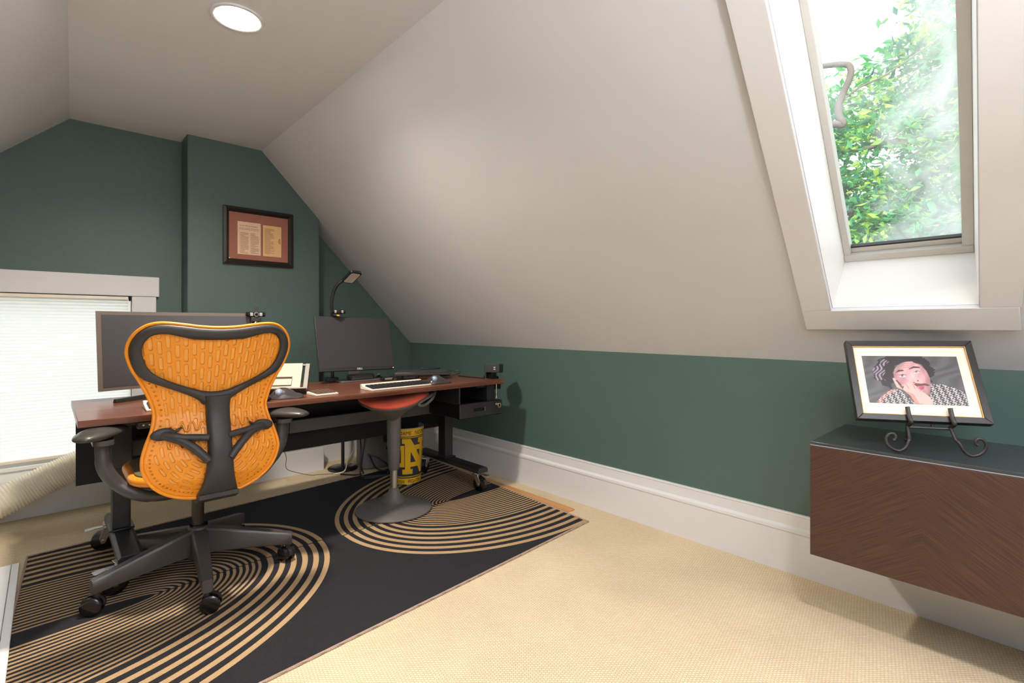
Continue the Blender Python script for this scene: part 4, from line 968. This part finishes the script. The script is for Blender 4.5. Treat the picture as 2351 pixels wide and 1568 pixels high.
put([(1040,515),(1075,482),(1122,478),(1128,492),(1085,498)], (60,42,44)); put([(1175,470),(1225,440),(1280,445),(1288,458),(1225,458),(1185,474)], (56,40,42))
ell(1118,546,36,17,(206,196,204)); ell(1112,542,13,13,(90,100,110)); ell(1258,503,32,14,(200,190,198), -.2); ell(1252,500,11,11,(86,98,108))
put([(1080,540),(1118,526),(1156,540),(1156,545),(1118,533),(1080,546)], (96,62,68)); put([(1226,503),(1258,486),(1292,496),(1292,501),(1258,492),(1226,509)], (96,62,68))
put([(1180,500),(1215,560),(1240,620),(1280,615),(1290,590),(1250,560)], (222,176,174), 3, .7); ell(1270,600,9,7,(110,60,66)); ell(1232,620,8,6,(130,76,80))
put([(1222,650),(1245,626),(1300,632),(1345,630),(1386,645),(1380,656),(1320,652),(1270,664),(1235,668)], (104,62,60), 5)
put([(1272,672),(1310,655),(1335,664),(1330,690),(1300,702)], (190,84,116))
put([(1290,710),(1350,700),(1388,740),(1340,765)], (176,126,130), 4, .5)
# soft modelling of the face in the print
kf = inpoly(X_, Y_, [(1022,520),(1034,470),(1080,420),(1140,388),(1205,384),(1280,425),(1350,490),(1388,570),(1398,650),(1392,745),(1350,770),(1290,720),(1200,690),(1090,650),(1040,600)])
sh_ = 1.06-.30*((X_-1210)/210)**2-.10*((Y_-560)/190)**2+.05*np.sin(X_*.05+Y_*.03)
pc_[kf] *= sh_[kf][:,None]
# sweater
k = inpoly(X_, Y_, [(850,845),(900,770),(1000,700),(1080,690),(1160,760),(1260,860)])|inpoly(X_, Y_, [(1400,635),(1500,640),(1620,672),(1720,730),(1775,880),(1420,870),(1392,750)])
zig = np.sin(X_[k]*.155+1.4*np.sin(Y_[k]*.21))*np.sin(Y_[k]*.26+X_[k]*.06) > .08
pc_[k] = np.where(zig[:,None], [226,216,216], [44,42,46])+nzz[k][:,None]*6
put([(850,845),(900,770),(1000,700),(1080,690),(1060,712),(960,755),(890,845)], (232,150,140), 10, .55)
# hand and forearm
put([(1015,575),(1040,570),(1075,640),(1120,690),(1150,640),(1165,622),(1215,630),(1262,665),(1308,712),(1340,735),(1395,780),(1428,858),(1250,850),(1200,765),(1130,705),(1060,672)], (226,176,170), 4)
for a_, b_ in (((1075,640),(1120,700)),((1150,640),(1180,690)),((1215,635),(1245,690)),((1255,668),(1300,720))):
    put([a_,(a_[0]+7,a_[1]),(b_[0]+6,b_[1]),b_], (150,92,90), 3, .8)
put([(1130,705),(1200,765),(1250,850),(1290,850),(1230,745)], (214,120,104), 5, .6)
put([(1045,595),(1060,592),(1110,650),(1100,655)], (70,44,46))
gr_ = pc_.reshape(NXp,NYp,3); pd_ = np.pad(gr_,((1,1),(1,1),(0,0)),'edge'); gr_ = sum(pd_[1+i:1+i+NXp,1+j:1+j+NYp]*w_ for i,j,w_ in ((0,0,.28),(1,0,.11),(-1,0,.11),(0,1,.11),(0,-1,.11),(1,1,.07),(-1,-1,.07),(1,-1,.07),(-1,1,.07)))
pc_ = gr_.reshape(-1,3)
lin_ = np.clip(pc_/255,0,1); lin_ = np.where(lin_ <= .04045, lin_/12.92, ((lin_+.055)/1.055)**2.4)
Vp = []; 
for i in range(NXp+1):
    for j in range(NYp+1): Vp.append(tuple(MF @ Vector((-pw/2+pw*i/NXp-.002, ph/2-ph*j/NYp+.002, -.0072))))
Fp = [[i*(NYp+1)+j,i*(NYp+1)+j+1,(i+1)*(NYp+1)+j+1,(i+1)*(NYp+1)+j] for i in range(NXp) for j in range(NYp)]
arrmesh('photo_print', Vp, Fp, attr_mat('photo_paper', .35), t, paint=np.concatenate([lin_,np.ones((len(lin_),1))],1), smooth=False)
# easel
eb = .6645
et = thing('wrought_easel', 'small dark iron scroll easel holding the framed portrait on the cabinet', 'easel', (cen.x,cen.y,eb))
iron = pm('wrought_iron', lin(58,54,52), .45, .3, bump=(200,.2,.0006))
def FP(a, b, c): return MF @ Vector((a,b,c))
for s, xa in ((-1,-.038),(1,.072)):
    # ledge hook: comes up in front of the frame, passes under it and runs into the foot scroll
    bot = -Hp/2; pts = [FP(xa,bot+.042,.010),FP(xa,bot+.016,.009),FP(xa+.001,bot-.004,.011),FP(xa+.002,bot-.010,.002),FP(xa,bot-.011,-.020)]
    g = B(); g.tube(smoothpath(pts,5), .0048, 8, flat=(1.3,.8))
    st = FP(xa,bot-.011,-.018); dr = (r_*s); dr.z = 0; dr.normalize(); fw_ = Vector((n_v.x,n_v.y,0)).normalized()
    z0_ = eb+.0052; Lz = st.z-z0_
    scr = [st]
    for a_, f_, zq in ((.002,.012,.80*Lz),(.004,.026,.55*Lz),(.008,.036,.034),(.018,.040,.012),(.034,.042,0),(.052,.042,.004),(.066,.042,.018),(.070,.042,.036),(.062,.042,.050),(.051,.042,.052),(.045,.042,.045),(.046,.042,.036),(.051,.042,.032)):
        scr.append(Vector((st.x,st.y,z0_+zq))+dr*a_+fw_*f_)
    g.tube(smoothpath(scr,5), .0046, 8)
    obj('scroll_foot', g, iron, et, smooth=60)
g = B(); g.tube([FP(-.038,-Hp/2-.014,-.022),FP(.072,-Hp/2-.014,-.022)], .0042, 8); obj('cross_bar', g, iron, et)
bk = [FP(.017,Hp/2+.012,-.034)+Vector((0,0,0)),FP(.017,0,-.034),FP(.017,-Hp/2-.012,-.030)]
g = B(); arc = [FP(.004+.026*math.cos(PI*k/12), Hp/2-.010+.018*math.sin(PI*k/12), -.032) for k in range(13)]; g.tube([FP(.030,-Hp/2-.014,-.026)]+arc+[FP(-.022,-Hp/2-.014,-.026)], .0042, 8); obj('back_loop', g, iron, et, smooth=60)
hb_ = FP(.004,.02,-.034); ft = Vector((min(hb_.x+.05,2.32),hb_.y+.02,eb+.006))
g = B(); g.tube(smoothpath([hb_,(hb_+ft)/2+Vector((.008,.002,0)),ft],5), .0042, 8); g.ball(ft, .0062); obj('rear_leg', g, iron, et, smooth=60)
# ------------------------------------------------------------------ framed documents on the chimney breast
t = thing('framed_document', 'dark framed pair of cream documents on brown mat on the chimney breast', 'framed document', (1.052,3.645,1.468))
X0, X1, Z0, Z1 = .832, 1.272, 1.469, 1.846
def wb(x0,z0,x1,z1,y0,y1): return B().box((X0+x0,3.659-y1,Z0+z0),(X0+x1,3.659-y0,Z0+z1))
Wd, Hd = X1-X0, Z1-Z0; b = .034
g = B(); o_ = [(X0,Z0),(X1,Z0),(X1,Z1),(X0,Z1)]; i_ = [(X0+b,Z0+b),(X1-b,Z0+b),(X1-b,Z1-b),(X0+b,Z1-b)]; m_ = [(X0+b*.5,Z0+b*.5),(X1-b*.5,Z0+b*.5),(X1-b*.5,Z1-b*.5),(X0+b*.5,Z1-b*.5)]
for k in range(4):
    j = (k+1) % 4
    g.loops([[(o_[q_][0],3.659,o_[q_][1]),(o_[q_][0],3.638,o_[q_][1]),(m_[q_][0],3.632,m_[q_][1]),(i_[q_][0],3.646,i_[q_][1]),(i_[q_][0],3.659,i_[q_][1])] for q_ in (k,j)])
obj('frame', g, pm('frame_ebony', lin(34,30,28), .35), t, smooth=20)
obj('mat_board', wb(.03,.03,Wd-.03,Hd-.03,.004,.008), pm('brown_mat', lin(156,100,84), .8), t)
papers = [(.086,.068,.2285,.285,lin(228,194,164)),(.243,.068,.362,.279,lin(228,184,132))]
inkm = pm('faded_ink', lin(128,92,72), .8); inkd = pm('dark_ink', lin(64,46,38), .8)
for n__, (x0,z0,x1,z1,colr) in enumerate(papers):
    pp = obj('document_page', wb(x0,z0,x1,z1,.008,.009), pm('aged_paper_%d' % n__, colr, .8, noise=(14,.10)), t)
    g = B(); yy = 3.659-.0094
    def stroke(xa, xb, z): g.box((X0+xa,yy-.0003,Z0+z-.0011),(X0+xb,yy,Z0+z+.0011))
    if n__ == 0:
        for k in range(2):
            for w_ in range(9): xa = x0+.012+.0135*w_; stroke(xa, xa+.009+.003*random.random(), z1-.043-.008*k)
        for colx in (0,1):
            for k in range(17):
                xa = x0+.014+.064*colx; stroke(xa, xa+random.choice((.053,.053,.05,.03)), z1-.075-.0082*k)
    else:
        for k in range(22): stroke(x0+.010, x0+random.choice((.066,.07,.072,.05)), z1-.024-.0078*k)
        g.tube([(X0+x0+.012,yy,Z0+z0+.014),(X0+x0+.020,yy,Z0+z0+.022),(X0+x0+.024,yy,Z0+z0+.014),(X0+x0+.032,yy,Z0+z0+.019),(X0+x0+.040,yy,Z0+z0+.014)], .0008, 5)
    obj('printed_lines', g, inkm, pp, smooth=0)
    if n__ == 0:
        V, F = text_mesh('The last Will and Testament', .0098, .0002)
        arrmesh('page_heading', [(X0+x0+.012+v[0]*.98, yy-v[2]-.0001, Z0+z1-.030+v[1]) for v in V], F, inkd, pp, smooth=False)
    else:
        g = B(); g.prism([(X0+x1-.004,yy,Z0+z0+.088),(X0+x1-.016,yy,Z0+z0+.092),(X0+x1-.022,yy,Z0+z0+.108),(X0+x1-.017,yy,Z0+z0+.126),(X0+x1-.006,yy,Z0+z0+.130)], (0,-.0002,0)); obj('rust_stain', g, pm('rust_stain', lin(206,138,74), .8, noise=(60,.2)), pp, smooth=0)
g = B(); g.prism([(X0+.031,3.650,Z0+.031),(X0+.047,3.650,Z0+.031),(X0+.031,3.650,Z0+.047)], (0,-.0006,0)); obj('corner_tab', g, white_plastic, t, smooth=0)
# ------------------------------------------------------------------ ribbed duct hose
HN = 90
P = smoothpath([(-.95,3.12,.075),(-.60,3.38,.085),(-.34,3.55,.115),(-.12,3.62,.190),(.05,3.63,.268),(.18,3.64,.318),(.34,3.66,.335)], HN)
rad = [.0745+.0032*math.sin(2*PI*i/6) for i in range(len(P))]
t = thing('duct_hose', 'cream ribbed duct hose rising beside the window sill', 'hose', (-.34,3.55,0))
obj('ribbed_tube', B().tube(P, rad, 32), pm('cream_duct', lin(234,228,208), .5), t, smooth=80)
# ------------------------------------------------------------------ things on the floor under the desk
t = thing('grey_printer', 'grey boxy machine on the carpet behind the desk', 'machine', (1.86,3.50,0))
gb = B(); gb.M = Matrix.Translation((1.86,3.50,0)) @ Matrix.Rotation(math.radians(-12),4,'Z'); gb.rrect((0,0,.004), .30,.24,.275,.05); obj('machine_body', gb, pm('machine_grey', lin(128,128,126), .5), t, bevel=.008)
gb = B(); gb.M = Matrix.Translation((1.86,3.50,0)) @ Matrix.Rotation(math.radians(-12),4,'Z'); gb.box((.0,-.125,.19),(.12,-.118,.245)).box((.02,-.125,.135),(.12,-.118,.15)); obj('front_slot', gb, black_plastic, t, bevel=.002)
gb = B(); gb.M = Matrix.Translation((1.86,3.50,0)) @ Matrix.Rotation(math.radians(-12),4,'Z'); gb.rrect((0,0,.2795), .28,.22,.016,.045); obj('machine_lid', gb, black_plastic, t, bevel=.003)
t = thing('floor_stand', 'black pole with round base on the carpet beside the grey machine', 'stand', (1.60,3.56,0))
obj('round_base', B().lathe([(.0,.001),(.105,.001),(.108,.008),(.10,.016),(.04,.024),(.014,.03),(.0,.03)], (1.60,3.56,0), 40), gloss_black, t, smooth=50)
obj('pole', B().cyl((1.60,3.56,.02),(1.60,3.56,.64), .012, n=16), dark_metal, t)
cab = [('black power cord looping on the carpet beside the waste bin', [(1.60,3.30,.36),(1.62,3.31,.20),(1.60,3.28,.06),(1.61,3.27,.008),(1.68,3.22,.006),(1.76,3.20,.006),(1.80,3.26,.006),(1.74,3.31,.03),(1.68,3.29,.13),(1.66,3.27,.15),(1.72,3.24,.12),(1.79,3.22,.05),(1.75,3.18,.006),(1.66,3.19,.006),(1.60,3.215,.006)]),
       ('black cord hanging below the mesh panel near the floor stand', [(1.68,3.34,.35),(1.66,3.34,.2),(1.635,3.335,.06),(1.65,3.33,.007),(1.62,3.32,.007),(1.58,3.34,.007),(1.52,3.42,.007)]),
       ('black cable drooping below the mesh panel behind the chair', [(.66,3.06,.34),(.72,3.05,.28),(.79,3.05,.253),(.87,3.05,.255),(.95,3.05,.30),(1.02,3.06,.345)]),
       ('thin black wire between the waste bin and the desk column', [(1.91,3.26,.33),(1.90,3.25,.25),(1.87,3.22,.17),(1.84,3.20,.10),(1.85,3.22,.006)])]
for lb, P in cab: tag(obj('loose_cable', B().tube(smoothpath(P,8), .0042 if 'thin' in lb else .0058, 8), black_plastic), lb, 'cord')
tag(obj('white_cable', B().tube(smoothpath([(1.50,3.46,.006),(1.56,3.44,.02),(1.575,3.42,.10),(1.61,3.41,.16),(1.615,3.41,.20)],8), .004, 8), white_plastic), 'thin white cord rising from the carpet in front of the floor stand', 'cord')
tag(obj('grey_wire', B().tube(smoothpath([(1.06,3.40,.34),(1.14,3.46,.24),(1.17,3.48,.18),(1.175,3.49,.10),(1.25,3.50,.055),(1.34,3.50,.02),(1.40,3.50,.012),(1.49,3.47,.006)],6), .0022, 6), grey_plastic), 'thin grey wire trailing along the white chimney baseboard', 'cord')
# ------------------------------------------------------------------ tree outside the skylight
bark = pm('bark', lin(104,96,92), .9, bump=(20,.5,.02))
tr = thing('broadleaf_tree', 'leafy green tree outside the skylight', 'tree', (9.4,.2,-4.2))
g = B()
def limb(P, r0, r1): 
    Q_ = smoothpath(P,8); g.tube(Q_, [r0+(r1-r0)*i/(len(Q_)-1) for i in range(len(Q_))], 10)
limb([(9.4,.2,-4.2),(9.3,.3,-1),(9.0,.55,1.2),(8.7,1.0,2.3)], .26, .16)
limb([(9.0,.55,1.2),(8.6,.94,1.89),(8.4,1.09,2.21),(8.3,1.30,2.45),(8.2,1.63,2.57),(8.1,2.1,2.62),(7.9,2.9,2.6)], .13, .06)
limb([(8.9,.7,1.8),(9.1,.3,3.2),(8.9,.6,4.4),(8.8,.3,6.0)], .13, .05)
limb([(8.3,1.5,2.5),(7.7,2.3,3.1),(7.35,2.25,3.55),(7.2,1.87,3.58),(7.2,1.73,3.55),(7.2,1.765,3.66),(7.2,1.775,3.80),(7.2,1.72,3.95),(7.2,1.65,4.12),(7.2,1.655,4.24),(7.2,1.72,4.29),(7.2,1.84,4.33),(7.2,2.05,4.36),(7.2,2.5,4.3)], .05, .030)
limb([(7.2,1.775,3.80),(7.3,1.6,3.98),(7.5,1.3,4.15),(7.9,.8,4.6)], .014, .008)
limb([(9.0,.5,3.4),(8.6,1.2,3.6),(8.2,1.8,3.5),(7.9,2.4,3.6)], .05, .02)
obj('trunk', g, bark, tr, smooth=70)
blobs = [((8.9,.5,2.6),1.25,1.05),((8.4,1.5,3.2),1.15,1.0),((8.9,.2,4.0),1.2,1.2),((7.9,2.1,2.5),1.0,.75),((8.6,1.2,4.25),.85,.75),((7.9,2.3,3.4),.55,.6),((8.8,.5,5.2),1.0,1.0),((9.0,-.4,3.2),1.2,1.5),((8.3,1.3,2.0),1.1,.7),((9.0,-.1,6.2),1.2,1.2),((8.8,-.3,4.6),1.2,1.2),((9.2,-.9,5.2),1.2,1.4),((7.5,2.8,2.6),.7,.8),((8.9,2.55,4.2),.7,.62)]
rng = np.random.default_rng(11); LV, LF, LM = [], [], []
for (bx_,by_,bz_), rb, rz_ in blobs:
    for cl in range(int(190*rb*rb)):
        d = rng.normal(size=3); d /= np.linalg.norm(d); rr_ = rb*rng.uniform(.15,1)**.4
        c_ = np.array((bx_,by_,bz_))+d*rr_*np.array((1,1,rz_/rb))
        mi_ = rng.choice([0,0,1,2])
        for k in range(13):
            p = c_+rng.normal(size=3)*.11; a_ = rng.normal(size=3); a_[2] = a_[2]*.5-.2; a_ /= np.linalg.norm(a_); b_ = np.cross(a_, rng.normal(size=3)*np.array((.5,.5,1))+np.array((0,0,.7))); b_ /= np.linalg.norm(b_)
            l_ = rng.uniform(.045,.085); w_ = l_*.42; n0 = len(LV); cu_ = np.cross(a_,b_)*.012
            LV += [p-a_*l_, p-b_*w_+cu_, p+a_*l_, p+b_*w_+cu_]; LF += [[n0,n0+1,n0+2,n0+3]]; LM.append(mi_)
def leaf(name, c1, c2):
    m = pm(name, c1, .5, noise=(3,.25)); N, L, p = nodes(m)
    tl = N.new('ShaderNodeBsdfTranslucent'); tl.inputs[0].default_value = c2; mx = N.new('ShaderNodeMixShader'); mx.inputs[0].default_value = .45
    L.new(p.outputs[0], mx.inputs[1]); L.new(tl.outputs[0], mx.inputs[2]); L.new(mx.outputs[0], N['Material Output'].inputs[0]); return m
fo_ = arrmesh('foliage', LV, LF, [leaf('leaf_green', lin(70,150,108), lin(110,200,110)), leaf('leaf_light', lin(150,200,84), lin(215,235,100)), leaf('leaf_deep', lin(40,118,100), lin(60,155,120))], tr, mi=LM, smooth=False)
fo_['kind'] = 'stuff'
# ------------------------------------------------------------------ colour management
vs_ = bpy.context.scene.view_settings
vs_.view_transform = 'Standard'; vs_.look = 'None'; vs_.gamma = 1; vs_.exposure = .36; vs_.use_curve_mapping = False
for o in bpy.context.scene.objects:
    if o.parent is None and 'label' in o and 'group' not in o:
        k_ = o.name.split('.')[0]
        gr = {'trackball_mouse':'trackball mice on the desk','keyboard':'keyboards on the desk','monitor':'monitors on the desk','webcam':'webcams at the monitors','loose_cable':'black cables below the desk'}.get(k_)
        if gr: o['group'] = gr
cy_ = bpy.context.scene.cycles
cy_.max_bounces = 8; cy_.glossy_bounces = 3; cy_.transmission_bounces = 4; cy_.caustics_reflective = False; cy_.caustics_refractive = False; cy_.adaptive_threshold = .02
